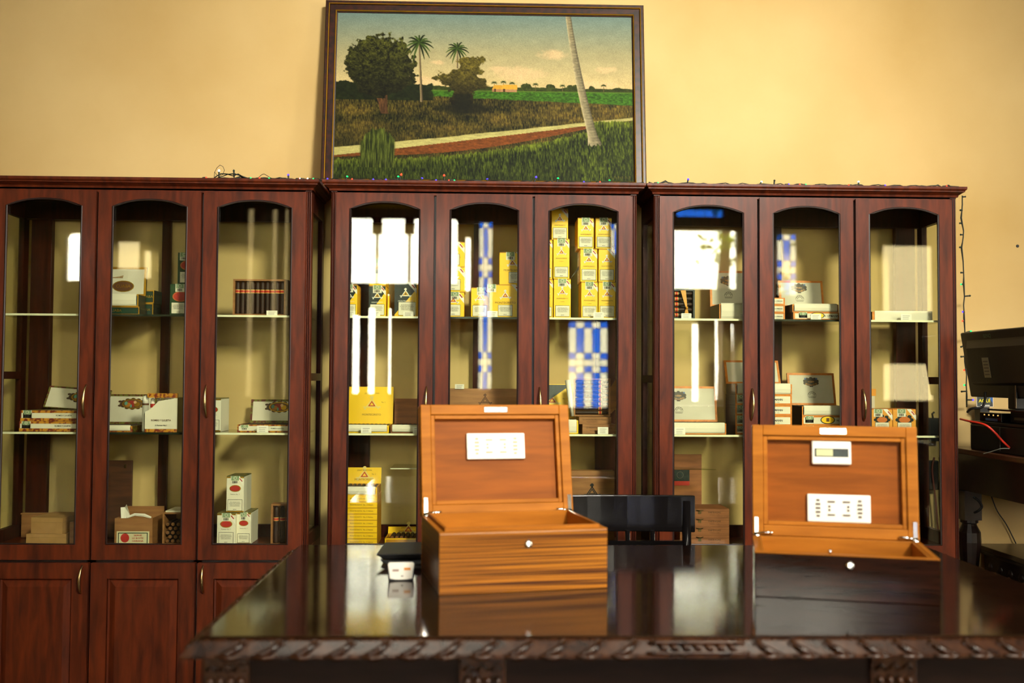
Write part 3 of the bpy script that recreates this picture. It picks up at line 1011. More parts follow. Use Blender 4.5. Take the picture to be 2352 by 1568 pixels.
# ------------------------------------------------------------------ humidors
def humidor(label, A, Bp, d, h, lid_len, lean, m_out, m_side, gauge, lip):
    ang = math.atan2(Bp[1] - A[1], Bp[0] - A[0])
    w = math.hypot(Bp[0] - A[0], Bp[1] - A[1])
    t = thing('humidor', label, 'humidor', (A[0], A[1], TZ), ang, 'open humidors on the table')
    b = MB()
    b.box(0, w, 0, 0.016, 0, h).box(0, w, d - 0.016, d, 0, h)
    b.cur = 1
    b.box(0, 0.016, 0.016, d - 0.016, 0, h).box(w - 0.016, w, 0.016, d - 0.016, 0, h)
    b.cur = 0
    b.box(0.016, w - 0.016, 0.016, d - 0.016, 0.0, 0.012)
    b.build('box_body', [m_out, m_side], t, bevel=0.002)
    # cedar rim on top of the walls and the raised lining
    rim = MB()
    for x0, x1, y0, y1 in ((0.0, w, 0, 0.016), (0, w, d - 0.016, d), (0, 0.016, 0.016, d - 0.016), (w - 0.016, w, 0.016, d - 0.016)):
        rim.box(x0, x1, y0, y1, h, h + 0.003)
    rim.build('rim', M_cedar, t, bevel=0.001)
    li = MB()
    for x0, x1, y0, y1 in ((0.0165, w - 0.0165, 0.0165, 0.024), (0.0165, w - 0.0165, d - 0.024, d - 0.0165), (0.0165, 0.024, 0.024, d - 0.024), (w - 0.024, w - 0.0165, 0.024, d - 0.024)):
        li.box(x0, x1, y0, y1, 0.0125, h + lip)
    li.box(0.024, w - 0.024, 0.024, d - 0.024, 0.0125, 0.018 if lip < 0.01 else h - 0.05)
    li.build('lining', M_cedar, t, bevel=0.001)
    MB().lathe([(0.0, -0.007), (0.006, -0.0085), (0.010, -0.006), (0.012, -0.001), (0.012, 0.0)], (w * 0.52, 0, h * (0.79 if lip > 0.01 else 0.80)), 18, 'y').build('lock', M_chrome, t, smooth=True)
    # lid: a shallow tray standing open on the back edge
    lid = bpy.data.objects.new('lid', None)
    T = 0.046
    lb = MB().frame(0, w, 0.0, lid_len, 0.030, 0.0, T)
    lb.box(0.030, w - 0.030, 0.030, T, 0.03, lid_len - 0.03)
    lid = lb.build('lid', [M_cedar], t, bevel=0.0025)
    lid.location = (0, d - 0.012, h + 0.004)
    lid.rotation_euler = (-lean, 0, 0)
    MB().box(-0.001, w + 0.001, T + 0.0002, T + 0.004, 0, lid_len).build('lid_veneer', m_out, lid)
    MB().frame(0.0305, w - 0.0305, 0.0305, lid_len - 0.0305, 0.012, 0.006, 0.030).build('inner_lip', M_cedar, lid, bevel=0.002)
    MB().box(0.043, w - 0.043, 0.024, 0.0295, 0.043, lid_len - 0.043).build('lid_panel', M_cedarp, lid)
    cx = w * 0.5
    MB().box(cx - 0.036, cx + 0.036, -0.0015, 0.0, lid_len - 0.024, lid_len - 0.007).build('strike_plate', M_chrome, lid, bevel=0.0007)
    # printed humidifier plate
    pw, ph = (0.178, 0.078) if not gauge else (0.172, 0.078)
    pz = lid_len * (0.62 if not gauge else 0.26)
    if gauge:
        cx = w * 0.53
    pl = MB().box(cx - pw / 2, cx + pw / 2, 0.012, 0.0235, pz - ph / 2, pz + ph / 2).build('humidifier_plate', M_white, lid, bevel=0.003)
    marks = MB()
    for c, s in ((-0.33, 1), (0.33, 1)):
        for i in range(5):
            ww = 0.009 if i in (0, 4) else 0.013
            marks.box(cx + c * pw - ww / 2, cx + c * pw + ww / 2, 0.0105, 0.0115, pz + 0.022 - 0.011 * i - 0.003, pz + 0.022 - 0.011 * i + 0.003)
    for c, s in ((-0.12, -1), (0.12, 1)):
        marks.box(cx + c * pw - 0.010, cx + c * pw + 0.010, 0.0105, 0.0115, pz + 0.016, pz + 0.021)
        marks.box(cx + c * pw - 0.010, cx + c * pw + 0.010, 0.0105, 0.0115, pz - 0.021, pz - 0.016)
        for q in (0.005, -0.005):
            marks.box(cx + c * pw + s * 0.005 - 0.003, cx + c * pw + s * 0.005 + 0.003, 0.0105, 0.0115, pz + q - 0.003, pz + q + 0.003)
    marks.build('printed_marks', M_inkg if gauge else mat('pale_tan_ink', '#C9A98A', 0.6), pl)['kind'] = 'stuff'
    if gauge:
        gz = lid_len * 0.76
        gx = w * 0.49
        gp = MB().box(gx - 0.054, gx + 0.054, 0.010, 0.0235, gz - 0.034, gz + 0.034).build('hygrometer', M_white, lid, bevel=0.004)
        MB().box(gx - 0.046, gx + 0.046, 0.0088, 0.0098, gz - 0.012, gz + 0.011).build('display_strip', M_blk, gp)
        MB().box(gx - 0.042, gx + 0.004, 0.0078, 0.0087, gz - 0.010, gz + 0.009).build('display', mat('lcd', '#B9BC8A', 0.3), gp)
    # quadrant hinges
    for s in (0, 1):
        x = 0.011 if s == 0 else w - 0.011
        hg = MB().box(x - 0.006, x + 0.006, -0.002, 0.0, 0.003, 0.052).build('hinge', M_chrome, lid, bevel=0.001)
        sg = 1 if s == 0 else -1
        MB().tube([(x + sg * 0.002, -0.004, 0.006), (x + sg * 0.024, -0.006, 0.008), (x + sg * 0.044, -0.008, 0.009)], 0.0038, 8).build('hinge_arm', M_chrome, hg, smooth=True)
        MB().lathe([(0.0, -0.006), (0.009, -0.006), (0.009, 0.0), (0, 0.0)], (x, 0, 0.0), 12, 'y').build('hinge_pin', M_chrome, hg, smooth=True)
    return t


A1, B1 = PZ(1008, 1367, TZ), PZ(1395, 1350, TZ)
h1 = humidor('striped zebrawood humidor with open lid and one white plate inside', A1, B1, 0.33, 0.157, 0.325, R(11), M_zebra, M_zebside, False, 0.012)
A2, B2 = PZ(1734, 1369, TZ), PZ(2161, 1391, TZ)
h2 = humidor('dark rosewood humidor with open lid, hygrometer and printed plate inside', A2, B2, 0.29, 0.112, 0.315, R(6), M_rose, M_rose, True, 0.002)
pn = MB().lathe([(0.0, 0.012), (0.004, 0.011), (0.005, 0.006), (0.003, 0.003), (0.003, 0.0)], n=10).build('lid_pin', M_chrome, h2, smooth=True)
pn.location = (0.187, 0.008, 0.115)

# ------------------------------------------------------------------ black case and white tag on the table
x0, y0 = PZ(872, 1296, TZ)
cs = thing('hinged_case', 'flat black hinged case lying behind the white tag beside the striped humidor', 'case', (x0, y0, TZ))
MB().prism([(0.0, 0.012), (0.02, 0.0), (0.14, 0.0), (0.14, 0.014)], 0.0, 0.14).build('case_base', M_plast, cs, bevel=0.002)
MB().add([(-0.012, -0.004, 0.030), (0.14, -0.004, 0.034), (0.14, 0.16, 0.042), (0.0, 0.16, 0.040), (0.012, 0.0, 0.0165), (0.138, 0.0, 0.0165), (0.138, 0.15, 0.018), (0.012, 0.15, 0.018)],
         [(0, 1, 2, 3), (4, 7, 6, 5), (0, 4, 5, 1), (1, 5, 6, 2), (2, 6, 7, 3), (3, 7, 4, 0)]).build('case_lid', M_plast, cs, bevel=0.002)
xt, yt = PZ(921, 1334, TZ)
tg = thing('price_tag', 'white rounded card tag in a black holder propped on the dark table', 'tag', (xt, yt, TZ), R(4))
pts = [(-0.034, 0.002), (-0.030, 0.0)] + [(0.03 * math.sin(R(a)), 0.0 - 0.004 * math.cos(R(a)) + 0.004) for a in range(-60, 61, 30)] + [(0.030, 0.0), (0.034, 0.002), (0.037, 0.046), (0.034, 0.05), (-0.034, 0.05), (-0.037, 0.046)]
hd = MB().prism([(-0.034, 0.0), (0.034, 0.0), (0.037, 0.05), (-0.037, 0.05)], 0.004, 0.012).build('card_holder', M_plast, tg, bevel=0.002)
cd = MB().prism([(-0.030, 0.007), (-0.015, 0.0045), (0.0, 0.004), (0.015, 0.0045), (0.030, 0.007), (0.036, 0.046), (0.032, 0.051), (-0.032, 0.051), (-0.036, 0.046)], 0.0015, 0.0035).build('card', M_white, tg)
for o in (hd, cd):
    o.rotation_euler = (R(-14), 0, 0)
MB().box(-0.024, -0.006, 0.0006, 0.0012, 0.026, 0.032).build('printed_words', mat('pale_ink', '#A08478', 0.6), cd)
MB().box(0.008, 0.026, 0.0006, 0.0012, 0.029, 0.036).build('printed_logo', mat('orange_ink', '#E08A20', 0.6), cd)
MB().box(0.0, 0.006, 0.0006, 0.0012, 0.012, 0.015).build('printed_dot', M_inkg, cd)

# ------------------------------------------------------------------ chair behind the table
cx0, cz0 = PX(1300, 1222, 3.60)
cx1, cz1 = PX(1597, 1138, 3.60)
xc = (cx0 + cx1) / 2 - 0.01
hw = (cx1 - cx0) / 2 + 0.01
ch = thing('black_chair', 'black lacquered chair tucked behind the table between the humidors', 'chair', (xc, 3.40, 0))
bk = MB()
n = 10
vs, fs = [], []
for i in range(n + 1):
    u = -1 + 2 * i / n
    yb = 0.20 + 0.018 * (1 - u * u)
    vs += [(u * hw, yb, cz0), (u * hw, yb, cz1), (u * hw, yb + 0.02, cz1), (u * hw, yb + 0.02, cz0)]
for i in range(n):
    for k in range(4):
        fs.append((4 * i + k, 4 * i + (k + 1) % 4, 4 * i + 4 + (k + 1) % 4, 4 * i + 4 + k)[::-1])
fs += [(0, 1, 2, 3), (4 * n + 3, 4 * n + 2, 4 * n + 1, 4 * n)]
bk.add(vs, fs).build('backrest', M_black, ch, bevel=0.004)
MB().box(-hw + 0.01, hw - 0.01, -0.22, 0.19, 0.43, 0.465).build('seat', M_black, ch, bevel=0.008)
for s in (-1, 1):
    MB().tube([(s * (hw - 0.03), 0.17, 0), (s * (hw - 0.03), 0.19, 0.45), (s * (hw - 0.03), 0.213, cz1 - 0.02)], 0.017, 8).build('leg', M_black, ch, smooth=True)
    MB().tube([(s * (hw - 0.03), -0.19, 0), (s * (hw - 0.035), -0.19, 0.43)], [0.014, 0.019], 8).build('leg', M_black, ch, smooth=True)
for i in range(3):
    x = -0.09 + 0.09 * i
    MB().tube([(x, 0.18, 0.46), (x, 0.215, cz0 + 0.005)], 0.009, 6).build('spindle', M_black, ch, smooth=True)
MB().box(-hw + 0.03, hw - 0.03, 0.198, 0.216, cz0 - 0.045, cz0 - 0.03).build('lower_rail', M_black, ch)

# ------------------------------------------------------------------ cabinet contents
ORD = ('first', 'second', 'third', 'fourth', 'fifth', 'sixth', 'seventh', 'eighth', 'ninth', 'tenth')
YF = 4.005            # usual front plane of the goods on the shelves
WARN = 'ESTE PRODUCTO\nPUEDE SER DAÑINO\nPARA SU SALUD Y\nCREA ADICCION.'


def span(x0, x1, yt, yb, Y):
    """Pixel rectangle -> centre X, width, z bottom, z top on the plane Y."""
    ym = (yt + yb) / 2
    a, _ = PX(x0, ym, Y)
    b, _ = PX(x1, ym, Y)
    _, zt = PX((x0 + x1) / 2, yt, Y)
    _, zb = PX((x0 + x1) / 2, yb, Y)
    return (a + b) / 2, b - a, zb, zt


def warning(p, x, z, w=0.058, h=0.046):
    o = MB().box(x - w / 2, x + w / 2, -0.0010, -0.0003, z - h / 2, z + h / 2).build('health_warning', M_ink, p)
    q = 0.0013
    f = MB().box(x - w / 2 + q, x + w / 2 - q, -0.0016, -0.0011, z - h / 2 + q, z + h / 2 - q).build('warning_panel', M_paper, o)
    text(WARN, o, x, z + h * 0.10, M_ink, width=w * 0.78, y=-0.0022, name='warning_text')
    text('MINSAP', o, x, z - h * 0.36, M_ink, width=w * 0.22, y=-0.0022, name='warning_text', bold=True)
    return o


def bars(p, x, z, w, h, y=-0.0022):
    mb = MB()
    xx = x - w / 2
    k = 0
    r = random.Random(3)
    while xx < x + w / 2 - 0.002:
        b = r.choice((0.0012, 0.0018, 0.0026))
        mb.quad(xx, xx + b, z - h / 2, z + h / 2, y)
        xx += b + r.choice((0.0011, 0.0018))
    o = mb.build('barcode', M_ink, p)
    o['kind'] = 'stuff'
    return o


def stamp(p, x, zt, w=0.036, h=0.030):
    """Guarantee seal folded over the front edge: white ground, green print, bar code."""
    o = MB().box(x - w / 2, x + w / 2, -0.0012, -0.0003, zt - h, zt).build('guarantee_seal', M_paper, p)
    MB().box(x - w / 2 + 0.003, x + w / 2 - 0.003, -0.0018, -0.0013, zt - h * 0.55, zt).build('seal_print', M_stamp, o)
    MB().ring(x, zt - h * 0.26, h * 0.2, h * 0.2, 0.0016, -0.0022).build('seal_ring', M_paper, o)
    bars(o, x, zt - h * 0.76, w * 0.62, h * 0.30)
    return o


def corner_band(p, w, h, k=0.03, side=1):
    """White and red banderole across the upper corner."""
    x = side * w / 2
    pts = [(x - side * k * 1.15, h), (x - side * k * 0.62, h), (x, h - k * 0.75), (x, h - k * 1.35)]
    if side < 0:
        pts = pts[::-1]
    o = MB().poly(pts[::-1] if side > 0 else pts[::-1], -0.0008).build('corner_band', M_white, p)
    q = [(x - side * k * 0.62, h - k * 0.30), (x - side * k * 0.48, h - k * 0.26), (x - side * k * 0.16, h - k * 0.66), (x - side * k * 0.26, h - k * 0.72)]
    MB().poly(q, -0.0014).build('band_print', M_red, o)
    return o


def sword_emblem(p, x, z, s, m1=None, m2=None, y=-0.0008):
    """Six swords crossed round a triangle."""
    m1 = m1 or M_white
    m2 = m2 or M_red
    mb = MB()
    pts = [(x + s * 0.5 * math.cos(R(a)), z + s * 0.42 * math.sin(R(a))) for a in (90, 210, 330)]
    mb.cur = 0
    for i in range(3):
        (ax, az), (bx, bz) = pts[i], pts[(i + 1) % 3]
        dx, dz = bx - ax, bz - az
        L = math.hypot(dx, dz)
        nx, nz = -dz / L * s * 0.045, dx / L * s * 0.045
        ex, ez = dx * 0.28, dz * 0.28
        mb.poly([(ax - ex - nx, az - ez - nz), (bx + ex - nx, bz + ez - nz), (bx + ex + nx, bz + ez + nz), (ax - ex + nx, az - ez + nz)], y)
        mb.disc(bx + ex * 0.8, bz + ez * 0.8, s * 0.085, s * 0.085, y - 0.0002, 8)
    mb.cur = 1
    for i in range(3):
        (ax, az), (bx, bz) = pts[i], pts[(i + 1) % 3]
        cxm, czm = x, z
        f = 0.70
        q = [(cxm + (px - cxm) * f, czm + (pz - czm) * f) for px, pz in ((ax, az), (bx, bz))]
        g = [(cxm + (px - cxm) * 0.38, czm + (pz - czm) * 0.38) for px, pz in ((bx, bz), (ax, az))]
        mb.poly(q + g, y - 0.0004)
    mb.cur = 0
    mb.disc(x, z + s * 0.62, s * 0.13, s * 0.1, y, 8)
    o = mb.build('emblem', [m1, m2], p)
    return o


def seal_emblem(p, x, z, s, y=-0.0008, arc=True):
    """Cluster of gold medals over an arched stamp."""
    mb = MB()
    mb.cur = 0
    mb.disc(x, z, s * 0.52, s * 0.30, y, 20)
    for i in range(7):
        a = R(-20 + i * 220 / 6)
        mb.disc(x + s * 0.45 * math.cos(a), z + s * 0.26 * math.sin(a), s * 0.13, s * 0.11, y - 0.0001, 10)
    mb.cur = 1
    for i in range(5):
        mb.disc(x + s * (-0.34 + 0.17 * i), z - s * (0.14 + 0.05 * (2 - abs(i - 2))), s * 0.09, s * 0.08, y - 0.0003, 10)
    mb.disc(x, z + s * 0.02, s * 0.24, s * 0.07, y - 0.0004, 14)
    mb.cur = 2
    for sx in (-1, 1):
        mb.disc(x + sx * s * 0.40, z + s * 0.24, s * 0.075, s * 0.065, y - 0.0004, 10)
    mb.cur = 3
    mb.poly([(x - s * 0.12, z - s * 0.36), (x + s * 0.12, z - s * 0.36), (x + s * 0.12, z - s * 0.30), (x - s * 0.12, z - s * 0.30)], y - 0.0004)
    o = mb.build('medal_emblem', [mat('medal_bronze', '#4A3A20', 0.5, col2='#2A2418', nscale=150), mat('medal_gold', '#A8762A', 0.45, col2='#6A4A1C', nscale=120),
                                  mat('medal_blue', '#4A6A9A', 0.5), M_ink], p)
    return o


def arch_stamp(p, x, z, s, y=-0.0008):
    mb = MB().ring(x, z, s * 0.5, s * 0.5, s * 0.05, y, 16, 0, 180).ring(x, z, s * 0.30, s * 0.30, s * 0.05, y, 12, 0, 180)
    mb.quad(x - s * 0.5, x + s * 0.5, z - s * 0.12, z - s * 0.08, y).quad(x - s * 0.42, x + s * 0.42, z - s * 0.26, z - s * 0.20, y)
    for a in (30, 60, 90, 120, 150):
        mb.disc(x + s * 0.39 * math.cos(R(a)), z + s * 0.39 * math.sin(R(a)), s * 0.05, s * 0.05, y, 8)
    o = mb.build('arched_stamp', M_inkg, p)
    o['kind'] = 'stuff'
    return o


def garland_emblem(p, x, z, s, y=-0.0008):
    """Oval scene in a gold and dark garland."""
    mb = MB()
    mb.cur = 0
    for a in range(0, 360, 30):
        mb.disc(x + s * 0.56 * math.cos(R(a)), z + s * 0.24 * math.sin(R(a)), s * 0.12, s * 0.08, y, 9)
    for sx in (-1, 1):
        for dz in (-0.1, 0.12):
            mb.disc(x + sx * s * 0.66, z + s * dz, s * 0.10, s * 0.06, y, 8)
    mb.cur = 1
    mb.disc(x, z, s * 0.55, s * 0.27, y - 0.0003, 22)
    mb.cur = 2
    mb.disc(x, z, s * 0.49, s * 0.22, y - 0.0006, 22)
    for k, (dx, dz, rx, rz, c) in enumerate(((-0.24, -0.05, .16, .12, 4), (0.02, -0.03, .13, .15, 3), (0.22, -0.03, .15, .13, 1), (-0.05, 0.10, .20, .07, 3), (-0.08, -0.12, .05, .09, 5), (0.12, 0.08, .08, .08, 6), (-0.34, 0.02, .08, .10, 5))):
        mb.cur = c
        mb.disc(x + dx * s, z + dz * s, rx * s, rz * s, y - 0.0008 - 0.0001 * k, 10)
    return mb.build('garland_emblem', [mat('garland_dark', '#3E3A1C', 0.5, col2='#5A2A18', nscale=120), M_gold, mat('scene_ground', '#6A4A20', 0.5),
                                       mat('scene_red', '#9A2A22', 0.5), mat('scene_ochre', '#B0701E', 0.5), mat('scene_teal', '#5E9A86', 0.5), mat('scene_skin', '#D8A878', 0.5)], p)


def carton(label, rect, style='yellow', Y=YF, depth=0.13, zb=None, group=None, warn=True, wx=0.0, wz=None, sealx=0.0, name='cigar_carton', band=True, seal=True, wscale=1.0):
    xc, w, z0, z1 = span(*rect, Y)
    if zb is not None:
        z0 = zb
    h = z1 - z0
    t = thing(name, label, 'carton', (xc, Y, z0), 0, group)
    body = {'yellow': M_yel, 'two_tone': M_yel, 'white': M_paper, 'green': M_grn, 'orange': M_orange}[style]
    MB().box(-w / 2, w / 2, 0, depth, 0, h - 0.0035).build('carton_body', body, t, bevel=0.0015)
    fl = M_yeld if style in ('yellow', 'two_tone') else (M_grn if style == 'green' else (mat('pack_top', '#4A5238', 0.5, col2='#8A7A3A', nscale=60) if style == 'white' else M_orl))
    MB().box(-w / 2 + 0.0005, w / 2 - 0.0005, 0.001, depth - 0.001, h - 0.0033, h).build('top_flap', fl, t)
    if style == 'two_tone':
        e = 0.001
        MB().poly([(-w / 2, h * 0.06), (w / 2 - e, h * 0.80), (w / 2 - e, h - 0.004), (-w / 2, h - 0.004)][::1], -0.0004).build('black_panel', M_blk, t)
    if style in ('yellow', 'two_tone'):
        s = min(0.034, w * 0.45)
        ez = h * 0.66 if h > 0.09 else h * 0.58
        sword_emblem(t, 0.0, ez, s, M_white, M_red if style == 'yellow' else M_gold, y=-0.0009)
        text('MONTECRISTO', t, 0.0, ez - s * 0.85, M_white if style == 'two_tone' else M_inkbr, width=w * 0.66, y=-0.0011, name='brand_lettering')
        text('5 Unidades' if w < 0.1 else 'Open Eagle', t, 0.0, ez - s * 1.25, M_inkbr, width=w * 0.26, y=-0.0011, name='size_lettering')
    elif style == 'white':
        for zz in (h - 0.008, 0.001):
            MB().box(-w / 2, w / 2, -0.0006, -0.0001, zz, zz + 0.005).build('gold_border', M_gold, t)
        eo = MB().disc(0, h * 0.66, w * 0.33, w * 0.20, -0.0006).build('oval_emblem', M_gold, t)
        MB().disc(0, h * 0.66, w * 0.28, w * 0.16, -0.0011).build('oval_center', M_red, eo)
        text('Romeo No. 3', t, 0.0, h * 0.50, M_inkg, width=w * 0.5, y=-0.0011, name='size_lettering')
    elif style == 'green':
        eo = MB().disc(0.004, h * 0.60, w * 0.42, w * 0.27, -0.0006).build('oval_emblem', mat('emblem_orange', '#C0602A', 0.5), t)
        MB().disc(0.004, h * 0.60, w * 0.36, w * 0.21, -0.0011).build('oval_center', M_red, eo)
    elif style == 'orange':
        mb = MB()
        mb.cur = 0
        for a in range(0, 360, 45):
            mb.disc(w * 0.30 * math.cos(R(a)), h * 0.58 + w * 0.18 * math.sin(R(a)), w * 0.10, w * 0.08, -0.0007, 9)
        mb.cur = 1
        mb.disc(0, h * 0.58, w * 0.25, w * 0.13, -0.0011, 14)
        mb.build('dark_garland', [M_blk, mat('garland_orange', '#C86A1C', 0.5)], t)
    if seal:
        stamp(t, sealx, h + 0.0005, w=min(0.036, w * 0.52), h=min(0.032, h * 0.34))
    if band and style in ('yellow', 'two_tone', 'white', 'orange'):
        corner_band(t, w, h, k=min(0.034, w * 0.45))
    if warn:
        ww = min(0.058 * wscale, w * 0.84)
        wh = ww * 0.78
        warning(t, wx, (wz if wz is not None else wh / 2 + 0.006), ww, wh)
    return t, z0 + h, w


def price_card(label, rect, Y=3.972, zb=None, name='price_card'):
    xc, w, z0, z1 = span(*rect, Y)
    if zb is not None:
        z1 = zb + (z1 - z0)
        z0 = zb
    h = z1 - z0
    t = thing(name, label, 'price card', (xc, Y, z0), 0, 'price cards on the shelves')
    MB().prism([(-w / 2, 0), (w / 2, 0), (w / 2, h), (-w / 2, h)], 0.0, 0.0012).box(-w / 2, w / 2, 0.0012, 0.014, 0.0, 0.0012).build('card', M_white, t)
    for q in (0.72, 0.45, 0.2):
        MB().box(-w * 0.33, w * 0.33 * (1 - 0.3 * (q < 0.5)), -0.0004, 0.0, h * q - 0.0007, h * q + 0.0007).build('printed_line', M_inkg, t)
    return t


def open_box(label, rect, lid_top, style, Y=YF, depth=0.17, zb=None, lean=18, flap=True, name='open_cigar_box', brand=None, group=None, lid_w=1.0, emb=0.0, cigars=True):
    """A flat cigar box standing open: tray, white flap over the front, lid leaning back with its printed paper."""
    xc, w, z0, z1 = span(*rect, Y)
    if zb is not None:
        z0 = zb
    h = z1 - z0
    t = thing(name, label, 'cigar box', (xc, Y, z0), 0, group)
    side, edge, paper = {'romeo': (M_fest2, M_fest, M_lidp), 'upmann': (M_maroon, M_orl, M_lidp), 'cuaba': (M_blk, M_gold, M_lidp),
                         'yellow': (M_yeld, M_yel, M_yel), 'wood': (M_cwood, M_cwood, M_cwood), 'red_wood': (M_cwood2, M_cwood2, M_cwood2)}[style]
    tw = 0.006
    tr_ = MB().box(-w / 2, w / 2, 0, depth, 0, tw)
    tr_.box(-w / 2, -w / 2 + tw, 0, depth, tw, h).box(w / 2 - tw, w / 2, 0, depth, tw, h).box(-w / 2 + tw, w / 2 - tw, depth - tw, depth, tw, h).box(-w / 2 + tw, w / 2 - tw, 0, tw, tw, h)
    tr_.build('tray', edge if style == 'romeo' and not flap else side, t)
    MB().frame(-w / 2, w / 2, 0, h, 0.0045, -0.0006, -0.0001).build('edging', edge, t)
    if style == 'romeo' and not flap:
        fp = MB().box(-w / 2 + 0.006, w / 2 - 0.006, -0.0014, -0.0007, 0.0055, h - 0.0055).build('front_paper', M_paper, t)
        stamp(t, -w * 0.38, h - 0.001, w=0.034, h=h * 0.7)
        text('ROMEO Y JULIETA', fp, w * 0.16, h * 0.5, M_ink, width=0.05, y=-0.002, name='brand_lettering', bold=True)
    if cigars:
        mb = MB()
        n = max(4, int((w - 2 * tw) / 0.016))
        for i in range(n):
            x = -w / 2 + tw + (i + 0.5) * (w - 2 * tw) / n
            mb.tube([(x, tw + 0.001, h - 0.006), (x, depth - tw - 0.001, h - 0.006)], 0.0072, 6)
        o = mb.build('cigar_layer', M_cigar, t)
        o['kind'] = 'stuff'
    if flap:
        prof = [(0.008, h + 0.0015), (0.0, h + 0.003), (-0.005, h - 0.002), (-0.0065, h * 0.55), (-0.0045, h * 0.2), (-0.001, 0.003)]
        vs, fs = [], []
        for y, z in prof:
            vs += [(-w / 2 + 0.007, y, z), (w / 2 - 0.007, y, z), (w / 2 - 0.007, y + 0.001, z + 0.0004), (-w / 2 + 0.007, y + 0.001, z + 0.0004)]
        for i in range(len(prof) - 1):
            for k in range(4):
                fs.append((4 * i + k, 4 * i + 4 + k, 4 * i + 4 + (k + 1) % 4, 4 * i + (k + 1) % 4))
        MB().add(vs, fs).build('paper_flap', M_paper, t, smooth=False)
    # lid
    _, zl = PX((rect[0] + rect[1]) / 2, lid_top, Y + depth + 0.04)
    L = (zl - (z0 + h)) / math.cos(R(lean)) + 0.002
    wl = w * lid_w
    ld = MB().box(-wl / 2, wl / 2, 0, 0.008, 0.0, L).build('lid', side if style not in ('yellow', 'upmann') else edge, t)
    ld.location = (0, depth - 0.0005, h)
    ld.rotation_euler = (R(-lean), 0, 0)
    b = 0.009 if style in ('upmann', 'romeo', 'cuaba') else 0.003
    if style in ('upmann', 'romeo', 'cuaba'):
        MB().frame(-wl / 2, wl / 2, 0, L, b, -0.0016, -0.0002).build('lid_border', edge if style != 'romeo' else M_fest2, ld)
    if style in ('upmann', 'romeo', 'cuaba'):
        MB().box(-wl / 2 + b, wl / 2 - b, -0.0008, -0.0002, 0.002, L - b).build('lid_paper', paper, ld)
    ez = L * 0.72
    if style == 'upmann':
        seal_emblem(ld, emb * wl, ez, 0.060, y=-0.0012)
        arch_stamp(ld, emb * wl, L * 0.30, 0.036, y=-0.0012)
    elif style == 'romeo':
        garland_emblem(ld, emb * wl, ez * 0.94, 0.080, y=-0.0012)
    elif style == 'cuaba':
        oe = MB().disc(emb * wl, L * 0.34, 0.044, 0.0235, -0.0014).build('oval_emblem', M_gold, ld)
        MB().disc(emb * wl, L * 0.34, 0.040, 0.0195, -0.0018).build('oval_center', M_inkbr, oe)
        text('CUABA', ld, emb * wl, L * 0.34, M_gold, width=0.058, y=-0.0024, name='brand_lettering')
        mb = MB()
        mb.poly([(-0.05, L * 0.62), (0.02, L * 0.62), (0.022, L * 0.72), (0.008, L * 0.68), (-0.02, L * 0.645), (-0.05, L * 0.66)], -0.0014)
        mb.build('lid_vignette', mat('vignette_brown', '#7A4A30', 0.6, col2='#A88A60', nscale=90), ld)
    elif style == 'yellow':
        sword_emblem(ld, emb * wl, L * 0.52, 0.052, mat('pale_gold', '#E8CC70', 0.5), M_red, y=-0.0006)
        text('MONTECRISTO', ld, emb * wl, L * 0.24, M_inkbr, width=0.078, y=-0.0008, name='brand_lettering')
        text('No. 2', ld, wl * 0.28, L * 0.58, M_inkbr, width=0.016, y=-0.0008, name='size_lettering')
        text('JOINT SELECTION', ld, emb * wl, L * 0.82, M_inkbr, width=0.06, y=-0.0008, name='series_lettering')
    elif style in ('wood', 'red_wood') and brand:
        sword_emblem(ld, emb * wl, L * 0.66, 0.042, M_inkbr, M_inkbr, y=-0.0006)
        text(brand, ld, emb * wl, L * 0.38, M_inkbr, width=0.062, y=-0.0008, name='brand_lettering')
    return t, z0 + h


